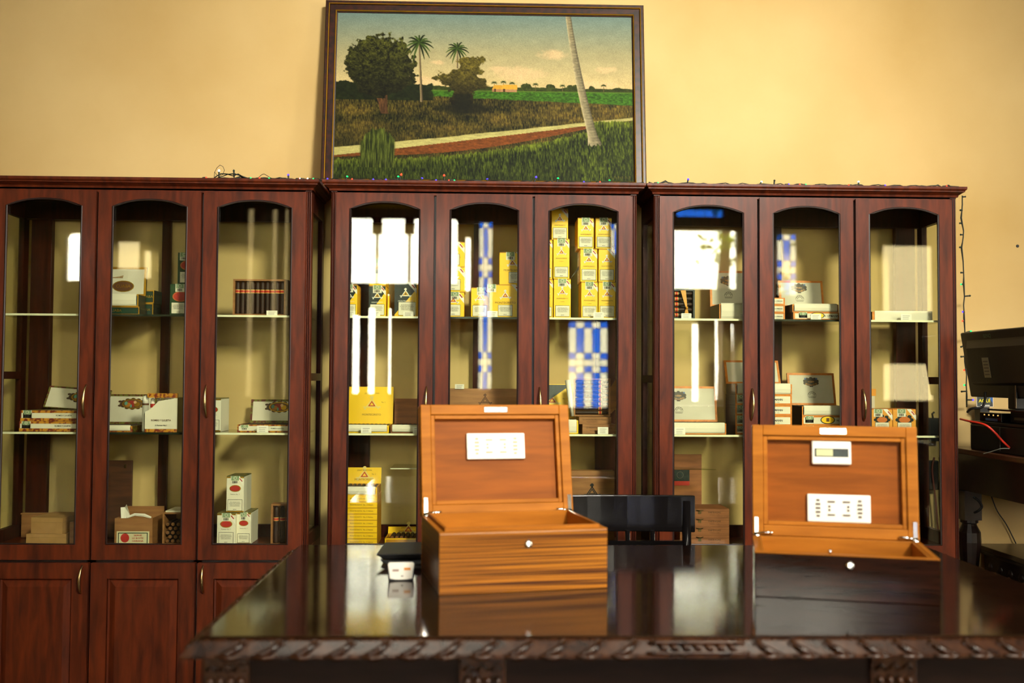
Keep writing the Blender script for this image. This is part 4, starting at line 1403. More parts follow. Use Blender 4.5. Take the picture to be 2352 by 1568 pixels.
def flat_box(label, rect, style, Y=YF, depth=0.17, zb=None, group=None, name='cigar_box', sealx=-0.36, brand_x=0.28, oval=False, zt=None):
    """A closed flat cigar box seen from its narrow front."""
    xc, w, z0, z1 = span(*rect, Y)
    if zb is not None:
        z0 = zb
    h = (zt if zt else z1) - z0 - 0.0006
    t = thing(name, label, 'cigar box', (xc, Y, z0), 0, group)
    side = {'romeo': M_fest2, 'upmann': M_maroon, 'yellow': M_yeld, 'wood': M_cwood, 'red_wood': M_cwood2, 'cuaba': M_blk, 'plain': M_kraft}[style]
    MB().box(-w / 2, w / 2, 0, depth, 0, h * 0.70).build('box_body', side, t)
    MB().box(-w / 2, w / 2, 0, depth, h * 0.70 + 0.0006, h).build('box_lid', side, t)
    if style in ('romeo', 'upmann'):
        f = M_fest if style == 'romeo' else M_orl
        MB().box(-w / 2, w / 2, -0.0006, -0.0001, 0, h).build('border_paper', f, t)
        q = 0.24 if style == 'romeo' else 0.14
        a = 0.007 if style == 'upmann' else 0.004
        fp = MB().box(-w / 2 + a, w / 2 - a, -0.0012, -0.0007, h * (q + 0.04), h * (1 - q)).build('front_paper', M_paper, t)
        text('ROMEO Y JULIETA' if style == 'romeo' else 'H. UPMANN', t, brand_x * w, h * 0.53, M_ink, width=min(0.062, w * 0.6), y=-0.0018, name='brand_lettering', bold=True)
        if style == 'upmann':
            text('HABANA, CUBA', t, brand_x * w, h * 0.28, M_inkg, width=min(0.036, w * 0.36), y=-0.0018, name='brand_lettering')
        if sealx is not None:
            stamp(t, sealx * w, h + 0.0003, w=0.034, h=h * 0.72)
        if oval:
            eo = MB().disc(0.02 * w, h * 0.60, 0.030, h * 0.44, -0.0022).build('oval_emblem', M_blk, t)
            MB().disc(0.02 * w, h * 0.60, 0.026, h * 0.36, -0.0027).build('oval_center', M_yel, eo)
            MB().box(0.02 * w - 0.006, 0.02 * w + 0.006, -0.0033, -0.0028, h * 0.42, h * 0.80).build('oval_figure', M_inkbr, eo)
    elif style == 'yellow':
        MB().box(-w / 2, w / 2, -0.0006, -0.0001, 0.001, h - 0.001).build('front_paper', M_yel, t)
        text('MONTECRISTO  No. 2 Habana', t, 0.05 * w, h * 0.5, M_inkbr, width=w * 0.66, y=-0.0012, name='brand_lettering')
        stamp(t, -0.42 * w, h - 0.002, w=0.018, h=h * 0.7)
    elif style == 'red_wood':
        text('PARTAGAS', t, 0.20 * w, h * 0.58, M_inkbr, width=0.050, y=-0.0006, name='brand_lettering', bold=True)
        text('HABANA, CUBA', t, 0.20 * w, h * 0.30, M_inkbr, width=0.040, y=-0.0006, name='brand_lettering')
        cl = MB().box(-0.006 - 0.02, 0.006 - 0.02, -0.002, -0.0001, h * 0.45, h * 0.82).build('clasp', M_brass, t)
        MB().tube([(-0.034, -0.002, h * 0.86), (-0.02, -0.005, h * 0.80), (-0.006, -0.002, h * 0.86)], 0.0018, 6).build('clasp_hook', M_brass, cl)
    elif style == 'wood':
        text('25 MONTECRISTO Habana', t, 0.0, h * 0.62, M_inkbr, width=w * 0.78, y=-0.0006, name='brand_lettering')
        text('MONTECRISTO', t, -0.1 * w, h * 0.3, M_inkbr, width=w * 0.34, y=-0.0006, name='brand_lettering')
    elif style == 'cuaba':
        MB().frame(-w / 2, w / 2, 0, h, 0.004, -0.0012, -0.0002).build('gold_border', M_gold, t)
        fp = MB().box(-w / 2 + 0.008, w / 2 - 0.008, -0.0012, -0.0004, 0.006, h - 0.006).build('front_paper', M_grnd, t)
        text('CUABA', t, 0.1 * w, h * 0.5, M_gold, width=0.05, y=-0.0018, name='brand_lettering')
    return t, z0 + (zt - z0 if zt else h + 0.0006)


def cigar(label, p0, p1, r, group, band=0.66, banded=True, m_body=None):
    """One cigar from foot p0 to head p1."""
    p0, p1 = Vector(p0), Vector(p1)
    L = (p1 - p0).length
    t = thing('cigar', label, 'cigar', p0, 0, group)
    t.rotation_mode = 'QUATERNION'
    t.rotation_quaternion = Vector((0, 0, 1)).rotation_difference((p1 - p0).normalized())
    prof = [(r * 0.94, 0), (r, 0.004), (r, L * 0.85), (r * 0.86, L * 0.95), (r * 0.4, L)]
    MB().lathe(prof, n=10).build('wrapper_leaf', m_body or M_cigar, t, smooth=True)
    MB().lathe([(0, -0.0004), (r * 0.86, -0.0004), (r * 0.86, 0.0), (0, 0.0)], n=10).build('foot', M_foot, t)
    if banded:
        b = MB().lathe([(r * 1.03, L * band), (r * 1.06, L * band + 0.001), (r * 1.06, L * band + 0.013), (r * 1.03, L * band + 0.014)], n=10).build('band', M_band, t, smooth=False)
        mb = MB()
        for q in (0.0, 0.0115):
            mb.lathe([(r * 1.08, L * band + q), (r * 1.10, L * band + q + 0.0012), (r * 1.08, L * band + q + 0.0025)], n=10)
        mb.build('gold_rim', M_bandg, b)
    return t


def standing_box(label, rect, Y, depth, zb, inner, name='open_cigar_box', mt=None, back=True):
    """A wooden box standing on its edge, open side to the front."""
    xc, w, z0, z1 = span(*rect, Y)
    z0 = zb
    h = z1 - z0
    t = thing(name, label, 'cigar box', (xc, Y, z0))
    mb = MB().box(-w / 2, -w / 2 + 0.007, 0, depth, 0, h).box(w / 2 - 0.007, w / 2, 0, depth, 0, h)
    mb.box(-w / 2 + 0.007, w / 2 - 0.007, 0, depth, 0, 0.007).box(-w / 2 + 0.007, w / 2 - 0.007, 0, depth, h - 0.007, h)
    mb.box(-w / 2 + 0.007, w / 2 - 0.007, depth - 0.005, depth, 0.007, h - 0.007)
    mb.build('box_frame', mt or M_cwood, t)
    return t, xc, w, z0, h


# ===== left cabinet, left door
S1, S2, FLZ = Z_S1 + 0.0003, Z_S2 + 0.0003, Z_FL + 0.0005
_, z = flat_box('lower white cigar box with festooned edges under the open one, left cabinet', (44, 205, 967, 996), 'romeo', zb=S2, sealx=-0.40, brand_x=0.12)
open_t, z2 = flat_box('white cigar box with raised lid base stacked on its twin, left cabinet left door', (47, 208, 942, 967), 'romeo', zb=z, sealx=-0.40, brand_x=0.12, depth=0.15)
xc, w, _, _ = span(47, 208, 942, 967, YF)
_, zl = PX(130, 890, YF + 0.2)
ld = MB().box(-w / 2 + 0.02, w / 2, 0, 0.008, 0, (zl - z2) / math.cos(R(28))).build('open_lid', M_fest2, open_t)
ld.location = (0.01, 0.13, z2 - z + 0.001)
ld.rotation_euler = (R(-28), R(4), 0)
Ll = (zl - z2) / math.cos(R(28))
MB().box(-w / 2 + 0.028, w / 2 - 0.008, -0.0008, -0.0002, 0.003, Ll - 0.008).build('lid_paper', M_lidp, ld)
garland_emblem(ld, 0.03, Ll * 0.56, 0.085, y=-0.0012)
_, z = flat_box('plain wooden cigar box lying at the bottom of the left door, lower of two', (60, 152, 1226, 1250), 'plain', zb=FLZ, Y=4.0)
tk, _ = flat_box('plain wooden cigar box set askew on the lower one behind the left door', (69, 146, 1188, 1226), 'plain', zb=z, Y=4.01)
tk.rotation_euler = (0, 0, R(-7))
t = thing('wooden_box', 'larger wooden box behind the two plain cigar boxes at bottom left', 'box', (PX(92, 1200, 4.19)[0], 4.185, FLZ))
_, zt = PX(92, 1181, 4.19)
MB().box(-0.075, 0.085, -0.0, 0.02, 0, zt - FLZ).build('box_body', M_cwood, t, bevel=0.002)
MB().box(-0.077, 0.087, -0.002, 0.022, zt - FLZ + 0.0005, zt - FLZ + 0.006).build('box_lid', M_cwood, t)
t = thing('wooden_board', 'narrow upright wooden box side at the right edge of the left door', 'board', (PX(167, 1220, 4.02)[0], 4.02, FLZ))
MB().box(-0.012, 0.012, 0, 0.15, 0, PX(167, 1198, 4.02)[1] - FLZ).build('panel', M_cwood, t, bevel=0.001)
MB().box(-0.012, 0.012, 0.152, 0.158, 0, PX(172, 1122, 4.17)[1] - FLZ).build('raised_lid', M_cwoodd, t)

# ===== left cabinet, fixed middle door
_, z = flat_box('dark green cigar box with gold edges under the open one, left cabinet', (182, 320, 703, 725), 'cuaba', zb=S1, depth=0.09)
open_box('open black and gold cigar box with oval emblem on the lid, left cabinet top shelf', (184, 318, 676, 703), 616, 'cuaba', zb=z, lean=4, depth=0.085, emb=0.10)
_, z = flat_box('black cigar box with gold edges standing behind the open oval emblem box', (300, 352, 696, 725), 'cuaba', zb=S1, Y=4.10, depth=0.1)
flat_box('black cigar box on top of its twin beside the oval emblem lid', (312, 354, 666, 696), 'cuaba', zb=z, Y=4.10, depth=0.1)
_, z, _ = carton('green carton with red oval and health warning, lower of two', (390, 436, 652, 727), 'green', zb=S1, wx=-0.004, wscale=1.0)
carton('green carton with red oval stacked on the lower green one', (408, 452, 580, 652), 'green', zb=z, Y=4.02, sealx=-0.012)
_, z = open_box('open white cigar box with garland emblem behind the fixed door of the left cabinet', (222, 304, 978, 997), 906, 'romeo', zb=S2, lean=14, lid_w=1.45, emb=0.02)
# cut-corner display carton with banded tubes
xc, w, z0, z1 = span(333, 407, 903, 998, 3.985)
z0 = S2
h = z1 - z0
t = thing('display_carton', 'white cut-corner display carton holding tubed cigars, left cabinet middle shelf', 'carton', (xc, 3.985, z0))
MB().prism([(-w / 2, 0.012), (w / 2, 0.012), (w / 2, h * 0.88), (-w / 2 + w * 0.42, h * 0.80), (-w / 2 + w * 0.18, h * 0.60), (-w / 2, h * 0.52)], 0, 0.003).build('front_panel', M_paper, t)
MB().box(-w / 2, w / 2, 0, 0.003, 0, 0.0115).build('festoon_border', M_fest, t)
MB().box(-w / 2, -w / 2 + 0.003, 0.0035, 0.15, 0, h * 0.5).box(w / 2 - 0.003, w / 2, 0.0035, 0.15, 0, h * 0.88).box(-w / 2 + 0.003, w / 2 - 0.003, 0.147, 0.15, 0, h * 0.88) \
    .box(-w / 2 + 0.003, w / 2 - 0.003, 0.004, 0.146, 0, 0.003).build('carton_walls', mat('carton_side', '#7A6E44', 0.6), t)
MB().box(-w / 2 + 0.008, w / 2, -0.0004, 0.01, h * 0.885, h).build('festoon_top', M_fest, t)
text('ROMEO Y JULIETA', t, 0.0, h * 0.30, M_inkbr, width=w * 0.62, name='brand_lettering', bold=True)
text('10 Romeo No.1', t, 0.0, h * 0.17, M_ink, width=w * 0.36, name='size_lettering', bold=True)
for i in range(4):
    x = xc - w / 2 + 0.018 + i * 0.026
    g = thing('cigar_tube', 'slim white tube with red band, %s from the left in the cut-corner carton' % ORD[i], 'tube', (x, 4.02, z0 + 0.0035), 0, 'cigar tubes in the cut-corner carton')
    MB().lathe([(0.009, 0), (0.009, h * 0.72), (0.0085, h * 0.82), (0.003, h * 0.85)], n=10).build('tube_body', M_white, g, smooth=True)
    MB().lathe([(0.0094, h * 0.60), (0.0094, h * 0.70)], n=10).build('red_band', M_red, g)
x, zq = PX(339, 950, 3.972)
g = thing('cigar_tube', 'short white capped tube leaning in front of the cut-corner carton', 'tube', (x, 4.012, S2))
g.rotation_euler = (0, 0, 0)
MB().lathe([(0.012, 0.0), (0.0125, 0.005), (0.0125, 0.105)], n=12).build('tube_body', mat('tube_grey', '#B8B4A4', 0.3), g, smooth=True)
MB().lathe([(0.013, 0.105), (0.013, 0.112)], n=12).build('tube_ring', M_inkbr, g)
MB().lathe([(0.0128, 0.112), (0.0128, 0.132), (0.009, 0.140), (0.002, 0.143)], n=12).build('cap', M_white, g, smooth=True)
g.location.x -= 0.022
price_card('small white price card standing on top of the cut-corner carton', (380, 404, 887, 900), Y=4.03, zb=z0 + h * 0.885 - 0.008)
# bottom of the middle door
t = thing('wooden_board', 'dark raised box lid at the bottom left of the fixed door', 'box lid', (PX(262, 1110, 4.15)[0], 4.17, FLZ))
_, zt = PX(262, 1058, 4.15)
MB().box(-0.07, 0.066, 0, 0.01, 0, zt - FLZ).build('board', M_cwoodd, t, bevel=0.002)
MB().box(0.035, 0.042, -0.004, 0, zt - FLZ - 0.03, zt - FLZ - 0.015).build('hinge', M_brass, t)
xc, w, z0, z1 = span(263, 350, 1190, 1250, 4.0)
t = thing('cardboard_box', 'brown wooden box with a red crested label, bottom of the left cabinet', 'box', (xc, 4.0, FLZ))
h = z1 - FLZ
MB().box(-w / 2, w / 2, 0, 0.004, 0, h).box(-w / 2, -w / 2 + 0.004, 0.0045, 0.14, 0, h).box(w / 2 - 0.004, w / 2, 0.0045, 0.14, 0, h).box(-w / 2, w / 2, 0.1405, 0.145, 0, h + 0.03) \
    .box(-w / 2 + 0.004, w / 2 - 0.004, 0.0045, 0.14, 0, 0.004).build('box_walls', M_cwood, t)
lz = h * 0.27
lb = MB().box(-w * 0.44, w * 0.42, -0.0008, -0.0002, lz - 0.028, lz + 0.026).build('crested_label', mat('label_cream', '#D8D0A8', 0.7), t)
MB().frame(-w * 0.40, w * 0.38, lz - 0.024, lz + 0.021, 0.003, -0.0014, -0.0009).build('label_border', M_grnd, lb)
MB().disc(-w * 0.22, lz, 0.017, 0.018, -0.0014).build('crest', M_red, lb)
for i, s in enumerate(('SERIE', 'LE BOITE', 'HABANA')):
    text(s, lb, w * 0.12, lz + 0.010 - 0.011 * i, M_red, width=0.032 + 0.012 * (i > 0), height=0.0065, y=-0.0016, name='label_lettering', bold=True)
t = thing('crumpled_paper', 'crumpled white tissue paper sticking out of the crested box', 'paper', (PX(287, 1190, 4.03)[0], 4.03, FLZ))
_, zt = PX(287, 1158, 4.03)
_, zm = PX(287, 1189, 4.03)
H1, H0 = zt - FLZ, zm - FLZ
MB().add([(-0.012, 0, H0 - 0.06), (0.012, 0.004, H0 - 0.06), (-0.018, 0.0, H1 - 0.012), (-0.005, 0.01, H1 - 0.012), (0.006, -0.004, H1), (0.016, 0.006, H0 + 0.012),
          (-0.012, 0.003, H0 - 0.06), (0.012, 0.007, H0 - 0.06), (-0.018, 0.003, H1 - 0.012), (-0.005, 0.013, H1 - 0.012), (0.006, -0.001, H1), (0.016, 0.009, H0 + 0.012)],
         [(0, 1, 3, 2), (1, 5, 4, 3), (6, 8, 9, 7), (7, 9, 10, 11), (0, 2, 8, 6), (2, 3, 9, 8), (3, 4, 10, 9), (4, 5, 11, 10), (5, 1, 7, 11)]).build('tissue', M_white, t)
MB().tube([(0.008, 0, H0 + 0.002), (0.035, 0.01, H0 + 0.012), (0.075, 0.005, H0 + 0.010), (0.10, 0.01, H0 + 0.0)], [0.004, 0.006, 0.007, 0.004], 6).build('tissue_roll', M_white, t)
sb, xc, w, z0, h = standing_box('open wooden box showing the feet of stacked cigars, bottom of the left cabinet', (373, 424, 1176, 1250), 4.0, 0.16, FLZ, None)
n = 0
for r_ in range(5):
    for c_ in range(3):
        x = xc - w / 2 + 0.018 + 0.0215 * c_ + (0.0105 if r_ % 2 else 0)
        zz = z0 + 0.0155 + 0.0165 * r_
        if x > xc + w / 2 - 0.014 or zz > z0 + h - 0.03:
            continue
        cigar('dark cigar end, %s from the left, %s row up, bottom wooden box' % (('first', 'second', 'third')[c_], ('first', 'second', 'third', 'fourth', 'fifth')[r_]), (x, 4.006, zz), (x, 4.13, zz), 0.0078, 'cigars lying in the bottom wooden box', banded=False)
MB().box(-w / 2 + 0.012, w / 2 - 0.01, -0.002, 0.12, h - 0.0065 + 0.007, h + 0.006).build('paper_sheet', M_lidp, sb)

# ===== left cabinet, right door
sb, xc, w, z0, h = standing_box('wooden box standing upright with ten banded cigars, left cabinet top shelf', (535, 656, 641, 727), 4.0, 0.03, S1, None)
MB().box(w / 2 + 0.001, w / 2 + 0.007, 0.0, 0.10, 0, h - 0.002).build('side_lid', M_cwoodd, sb)
for i in range(10):
    x = xc - w / 2 + 0.016 + i * (w - 0.032) / 9
    cigar('banded dark cigar, %s from the left in the upright wooden box' % ORD[i], (x, 4.013, z0 + 0.0075), (x, 4.013, z0 + h - 0.009), 0.0088, 'cigars in the upright wooden box', band=0.64)
price_card('small white price card in front of the upright box of ten cigars', (612, 637, 716, 727), zb=S1)
xc0 = span(545, 668, 975, 997, YF)
open_box('open white cigar box with garland lid at the right of the left cabinet', (545, 684, 975, 997), 918, 'romeo', zb=S2, lean=14, flap=False, lid_w=0.92, emb=0.04)
price_card('white price card leaning on the garland-lid box behind the right door', (590, 616, 979, 995), zb=S2)
carton('white carton half hidden by the stile behind the right door of the left cabinet', (470, 507, 914, 993), 'white', zb=S2, seal=False, band=False)
_, za, _ = carton('white cigar carton with red oval, lower left of three', (498, 541, 1178, 1250), 'white', zb=FLZ, Y=4.0)
_, zb_, _ = carton('white cigar carton lower right of three, behind the right door', (543, 576, 1176, 1250), 'white', zb=FLZ, Y=4.02)
carton('white cigar carton with seal balanced on the two lower ones', (520, 560, 1093, 1173), 'white', zb=max(za, zb_) + 0.0005, Y=4.01)
sb, xc, w, z0, h = standing_box('small open wooden box with three banded cigars at the bottom right', (622, 672, 1157, 1250), 4.0, 0.05, FLZ, None)
for i in range(3):
    x = xc - w / 2 + 0.018 + i * (w - 0.036) / 2
    cigar('banded dark cigar, %s from the left in the small open box' % ORD[i], (x, 4.015, z0 + 0.0075), (x, 4.015, z0 + h - 0.010), 0.0098, 'cigars in the small open box', band=0.60)

# ===== middle cabinet, left door
G = 'yellow cigar cartons in the middle cabinet'
carton('black and yellow carton at the far left of the top shelf, middle cabinet', (782, 820, 653, 727), 'two_tone', zb=S1)
_, z, _ = carton('black and yellow carton with seal under the tall one, middle cabinet left door', (847, 886, 655, 727), 'two_tone', zb=S1)
carton('black and yellow carton stacked highest behind the left door of the middle cabinet', (848, 886, 594, 655), 'two_tone', zb=z, sealx=-0.012)
carton('wide black and yellow carton at the right of the left door, middle cabinet', (906, 957, 648, 727), 'two_tone', zb=S1, seal=False, wx=0.006, wscale=1.2)
xt = PX(892, 700, 4.03)[0]
t = thing('cigar_carton', 'slim yellow tube carton beside the stacked black and yellow cartons', 'carton', (xt, 4.03, S1))
MB().box(-0.0035, 0.0035, 0, 0.05, 0, 0.086).build('carton_body', M_yel, t)
MB().box(-0.0035, 0.0035, 0.0005, 0.0495, 0.0863, 0.094).build('carton_end', M_white, t)
price_card('price card at the left end of the top shelf, middle cabinet', (788, 816, 716, 728), zb=S1)
price_card('price card before the stacked black and yellow cartons', (849, 873, 717, 728), zb=S1)
price_card('price card before the wide black and yellow carton', (926, 950, 718, 729), zb=S1)
open_box('open yellow cigar box with a red triangle emblem on its lid', (786, 893, 977, 998), 889, 'yellow', zb=S2, lean=10, emb=0.02)
price_card('price card before the open yellow box with triangle emblem', (829, 853, 981, 996), zb=S2)
open_box('plain wooden cigar box with raised lid partly behind the striped humidor', (897, 985, 977, 998), 916, 'red_wood', zb=S2, lean=10, brand=None)
price_card('price card half hidden by the striped humidor lid', (948, 972, 981, 996), zb=S2)
# stack of yellow boxes
zc = FLZ
tops = [1237, 1223, 1209, 1194, 1180, 1166, 1152, 1137]
names = ['bottom', 'second from the bottom', 'third from the bottom', 'fourth from the bottom', 'fourth from the top', 'third from the top', 'second from the top', 'topmost closed']
for y_, nm in zip(tops, names):
    _, zt = PX(826, y_, 4.0)
    _, zc = flat_box('yellow cigar box, %s in the stack of the middle cabinet' % nm, (786, 866, y_, 1250), 'yellow', zb=zc, zt=zt, Y=4.0, depth=0.16, group='stacked yellow cigar boxes')
open_box('open yellow cigar box on top of the yellow stack, lid raised', (786, 866, 1119, 1137), 1073, 'yellow', zb=zc, Y=4.0, depth=0.15, lean=14)
# clear sheet on edge supports and the open box below it
t = thing('acrylic_sheet', 'clear sheet lying above the open yellow box at the bottom of the middle cabinet', 'sheet', (PX(905, 1070, 4.03)[0], 4.0, 0))
_, zs = PX(905, 1077, 4.0)
MB().box(-0.012, 0.14, 0, 0.19, zs, zs + 0.004).build('sheet', M_acryl, t)
MB().box(-0.012, 0.14, -0.0012, -0.0002, zs, zs + 0.004).build('sheet_edge', M_edge, t)
MB().box(0.1368, 0.14, 0.0, 0.19, FLZ, zs - 0.0005).build('sheet_leg', M_acryl, t)
xc, w, z0, z1 = span(884, 980, 1228, 1250, 4.0)
t, zz = open_box('open yellow cigar box with visible cigar feet beside the yellow stack', (884, 980, 1236, 1250), 1208, 'yellow', zb=FLZ, Y=4.03, depth=0.13, lean=35, flap=False, cigars=False)
for i in range(7):
    x = xc - 0.058 + i * 0.019
    cigar('dark cigar, %s from the left in the open yellow box' % ORD[i], (x, 4.038, zz + 0.001), (x, 4.145, zz + 0.001), 0.0085, 'cigars in the open yellow box', banded=False)

# ===== middle cabinet, fixed door
_, z, _ = carton('yellow carton, bottom of the left stack behind the fixed middle door', (1016, 1066, 670, 728), 'yellow', zb=S1, sealx=0.006)
_, z, _ = carton('yellow carton, middle of the left stack behind the fixed middle door', (1014, 1068, 612, 670), 'yellow', zb=z, seal=False)
carton('yellow carton, top of the left stack behind the fixed middle door', (1012, 1067, 555, 612), 'yellow', zb=z, seal=False)
carton('yellow carton standing behind the wide one, fixed middle door', (1082, 1122, 660, 729), 'yellow', zb=S1, Y=4.03, sealx=0.006)
_, z, _ = carton('wide yellow carton with white swords emblem, fixed middle door', (1125, 1196, 653, 730), 'yellow', zb=S1, Y=4.0, sealx=-0.055, wx=0.0)
carton('tall yellow carton stacked on the wide one, fixed middle door', (1147, 1207, 579, 653), 'yellow', zb=z, sealx=-0.008, wx=0.014)
price_card('price card before the wide yellow carton', (1119, 1143, 717, 731), Y=3.975, zb=S1)
open_box('wooden cigar box with burnt-in swords emblem behind the striped humidor', (1026, 1192, 979, 999), 893, 'wood', zb=S2, lean=8, brand='MONTECRISTO', emb=0.03)
price_card('white price card perched on the wooden lid behind the striped humidor', (1045, 1066, 880, 891), Y=4.19, zb=PX(1055, 893, 4.19)[1])

# ===== middle cabinet, right door
_, z, _ = carton('yellow carton, bottom of the left pillar behind the right door', (1272, 1311, 640, 729), 'yellow', zb=S1, wx=0.001)
_, z, _ = carton('yellow carton, middle of the left pillar behind the right door', (1271, 1308, 548, 640), 'yellow', zb=z)
carton('shaded yellow carton, top of the left pillar touching the cabinet roof rail', (1267, 1305, 478, 548), 'yellow', zb=z, Y=4.04, seal=False)
_, z, _ = carton('yellow carton seen edge-on at the very left, bottom, right door', (1236, 1270, 641, 729), 'yellow', zb=S1, Y=4.01)
carton('yellow carton seen edge-on at the very left, upper, right door', (1236, 1269, 550, 641), 'yellow', zb=z, Y=4.01)
_, z, _ = carton('yellow carton, bottom of the centre pillar behind the right door', (1335, 1373, 647, 730), 'yellow', zb=S1)
_, z, _ = carton('yellow carton, middle of the centre pillar behind the right door', (1333, 1372, 571, 647), 'yellow', zb=z, sealx=-0.004)
carton('yellow carton, top of the centre pillar behind the right door', (1327, 1364, 500, 571), 'yellow', zb=z)
_, z, _ = carton('yellow carton, bottom of the right pillar behind the right door', (1375, 1414, 647, 730), 'yellow', zb=S1)
_, z, _ = carton('yellow carton, middle of the right pillar behind the right door', (1375, 1413, 571, 647), 'yellow', zb=z, seal=False)
carton('yellow carton, top of the right pillar behind the right door', (1368, 1405, 500, 571), 'yellow', zb=z)
price_card('price card between the two pillars of yellow cartons', (1363, 1387, 718, 731), zb=S1)
t = thing('folded_plastic', 'folded clear sleeve between the yellow pillars, right door', 'plastic', (PX(1318, 650, 4.07)[0], 4.07, S1))
MB().box(-0.012, 0.02, 0, 0.003, 0, 0.30).build('sleeve', M_acryl, t)
MB().add([(-0.012, -0.004, 0.17), (0.022, -0.004, 0.205), (0.022, -0.004, 0.222), (-0.012, -0.002, 0.17), (0.022, -0.002, 0.205), (0.022, -0.002, 0.222)],
         [(0, 1, 2), (3, 5, 4), (0, 3, 4, 1), (1, 4, 5, 2), (2, 5, 3, 0)]).build('folded_corner', mat('sleeve_grey', '#6A6E5A', 0.3), t)
# black and yellow open lid, wooden boxes
xc, w, z0, z1 = span(1230, 1313, 965, 998, YF)
t, z = open_box('open cigar box with black and yellow lid, right door behind the humidor', (1222, 1328, 965, 998), 883, 'yellow', zb=S2, lean=9)
ld = [o for o in t.children if o.name.startswith('lid')][0]
Lz = max(v.co.z for v in ld.data.vertices)
wl = max(v.co.x for v in ld.data.vertices)
MB().poly([(-wl, Lz * 0.15), (wl * 0.86, Lz * 0.98), (-wl, Lz * 0.98)], -0.0014).build('black_panel', M_blk, ld)
_, z = flat_box('closed wooden cigar box under the upright box of cigars, right door', (1338, 1414, 974, 997), 'wood', zb=S2, Y=4.0, depth=0.14)
_, z = flat_box('small wooden cigar box on the closed one, right door', (1330, 1404, 957, 974), 'wood', zb=z, Y=4.01, depth=0.13)
price_card('price card before the stacked wooden boxes, right door', (1373, 1397, 980, 996), zb=S2)
xc, w, z0, z1 = span(1318, 1402, 869, 957, 4.06)
t = thing('open_cigar_box', 'wooden box tilted up with a row of lying cigars and a paper fold', 'cigar box', (xc, 4.06, z + 0.0005))
h = z1 - z
bf = MB().frame(-w / 2, w / 2, 0, h, 0.006, 0, 0.028).box(-w / 2 + 0.006, w / 2 - 0.006, 0.023, 0.028, 0.006, h - 0.006)
bf.build('box_frame', M_cwood, t)
MB().tube([(-w / 2 - 0.006, -0.004, 0.0), (-w / 2 - 0.016, -0.008, h * 0.5), (-w / 2 - 0.026, -0.002, h * 0.95)], [0.006, 0.010, 0.011], 8).build('paper_fold', M_lidp, t, smooth=True)
MB().prism([(w / 2 + 0.006, 0.01), (w / 2 + 0.052, 0.055), (w / 2 + 0.052, h * 1.22), (w / 2 - 0.002, h * 0.70)], 0.028, 0.036).build('side_lid', M_cwood2, t)
for i in range(8):
    zz = z + 0.0145 + i * (h - 0.029) / 7
    cigar('dark cigar lying across the tilted wooden box, %s from the bottom' % ORD[i], (xc - w / 2 + 0.007, 4.073, zz), (xc + w / 2 - 0.007, 4.073, zz), 0.0062, 'cigars in the tilted wooden box', band=0.7)
xc, w, z0, z1 = span(1296, 1410, 1080, 1250, 4.12)
t = thing('wooden_box', 'wooden box with burnt emblem standing at the bottom beside the humidor', 'box', (xc, 4.1, FLZ))
h = z1 - FLZ
MB().box(-w / 2, w / 2, 0, 0.06, 0, h - 0.022).build('box_body', M_cwood, t, bevel=0.002)
MB().box(-w / 2, w / 2, 0, 0.06, h - 0.0215, h).build('box_lid', M_cwood, t, bevel=0.002)
sword_emblem(t, 0.01, h * 0.70, 0.05, M_ink, M_ink)

# ===== right cabinet, left door
sb, xc, w, z0, h = standing_box('dark lacquered box of banded cigars with a gold ribbon, right cabinet', (1536, 1596, 664, 733), 4.0, 0.05, S1, None, mt=M_blk)
rw = w - 0.016
for i in range(5):
    zz = z0 + 0.0165 + i * (h - 0.033) / 4
    cigar('banded cigar under the gold ribbon, %s from the bottom' % ORD[i], (xc - w / 2 + 0.008, 4.012, zz), (xc + w / 2 - 0.008, 4.012, zz), 0.0078, 'cigars under the gold ribbon', band=0.20)
M_rib = mat('gold_ribbon', '#C98A1E', 0.4)
rb = MB().add([(-0.006, -0.003, h - 0.005), (0.016, -0.003, h - 0.004), (0.022, -0.004, h * 0.38), (0.016, -0.004, h * 0.36), (-0.006, -0.002, h - 0.005), (0.016, -0.002, h - 0.004), (0.022, -0.003, h * 0.38), (0.016, -0.003, h * 0.36)],
              [(0, 3, 2, 1), (4, 5, 6, 7), (0, 1, 5, 4), (1, 2, 6, 5), (2, 3, 7, 6), (3, 0, 4, 7)])
rb.add([(0.016, -0.004, h * 0.36), (0.022, -0.004, h * 0.38), (0.030, -0.003, 0.006), (0.006, -0.003, 0.006), (0.016, -0.003, h * 0.36), (0.022, -0.003, h * 0.38), (0.030, -0.002, 0.006), (0.006, -0.002, 0.006)],
       [(0, 3, 2, 1), (4, 5, 6, 7), (0, 1, 5, 4), (1, 2, 6, 5), (2, 3, 7, 6), (3, 0, 4, 7)])
rb.build('ribbon', M_rib, sb)
MB().lathe([(0.001, -0.006), (0.005, -0.003), (0.005, 0.003), (0.001, 0.006)], (0.019, -0.006, h * 0.37), 8).build('ribbon_knot', M_rib, sb, smooth=True)
MB().tube([(-0.03, 0.02, h + 0.003), (0.01, 0.01, h + 0.004), (w / 2 + 0.012, 0.008, h + 0.012)], 0.003, 5).build('lid_edge', M_blk, sb)
price_card('price card before the dark box with the gold ribbon', (1565, 1588, 721, 733), zb=S1)
open_box('large open white cigar box with orange edges, top shelf left door, right cabinet', (1652, 1762, 698, 735), 625, 'upmann', zb=S1, lean=5, emb=-0.10, depth=0.16)
price_card('price card at the right edge of the left door, right cabinet', (1697, 1720, 722, 735), zb=S1)
open_box('open white cigar box with medals on the lid, middle shelf left door, right cabinet', (1516, 1668, 972, 1000), 888, 'upmann', zb=S2, lean=10, emb=-0.10, depth=0.15)
price_card('price card before the medal-lid box at the left of the right cabinet', (1549, 1574, 984, 1000), zb=S2)
zc = S2
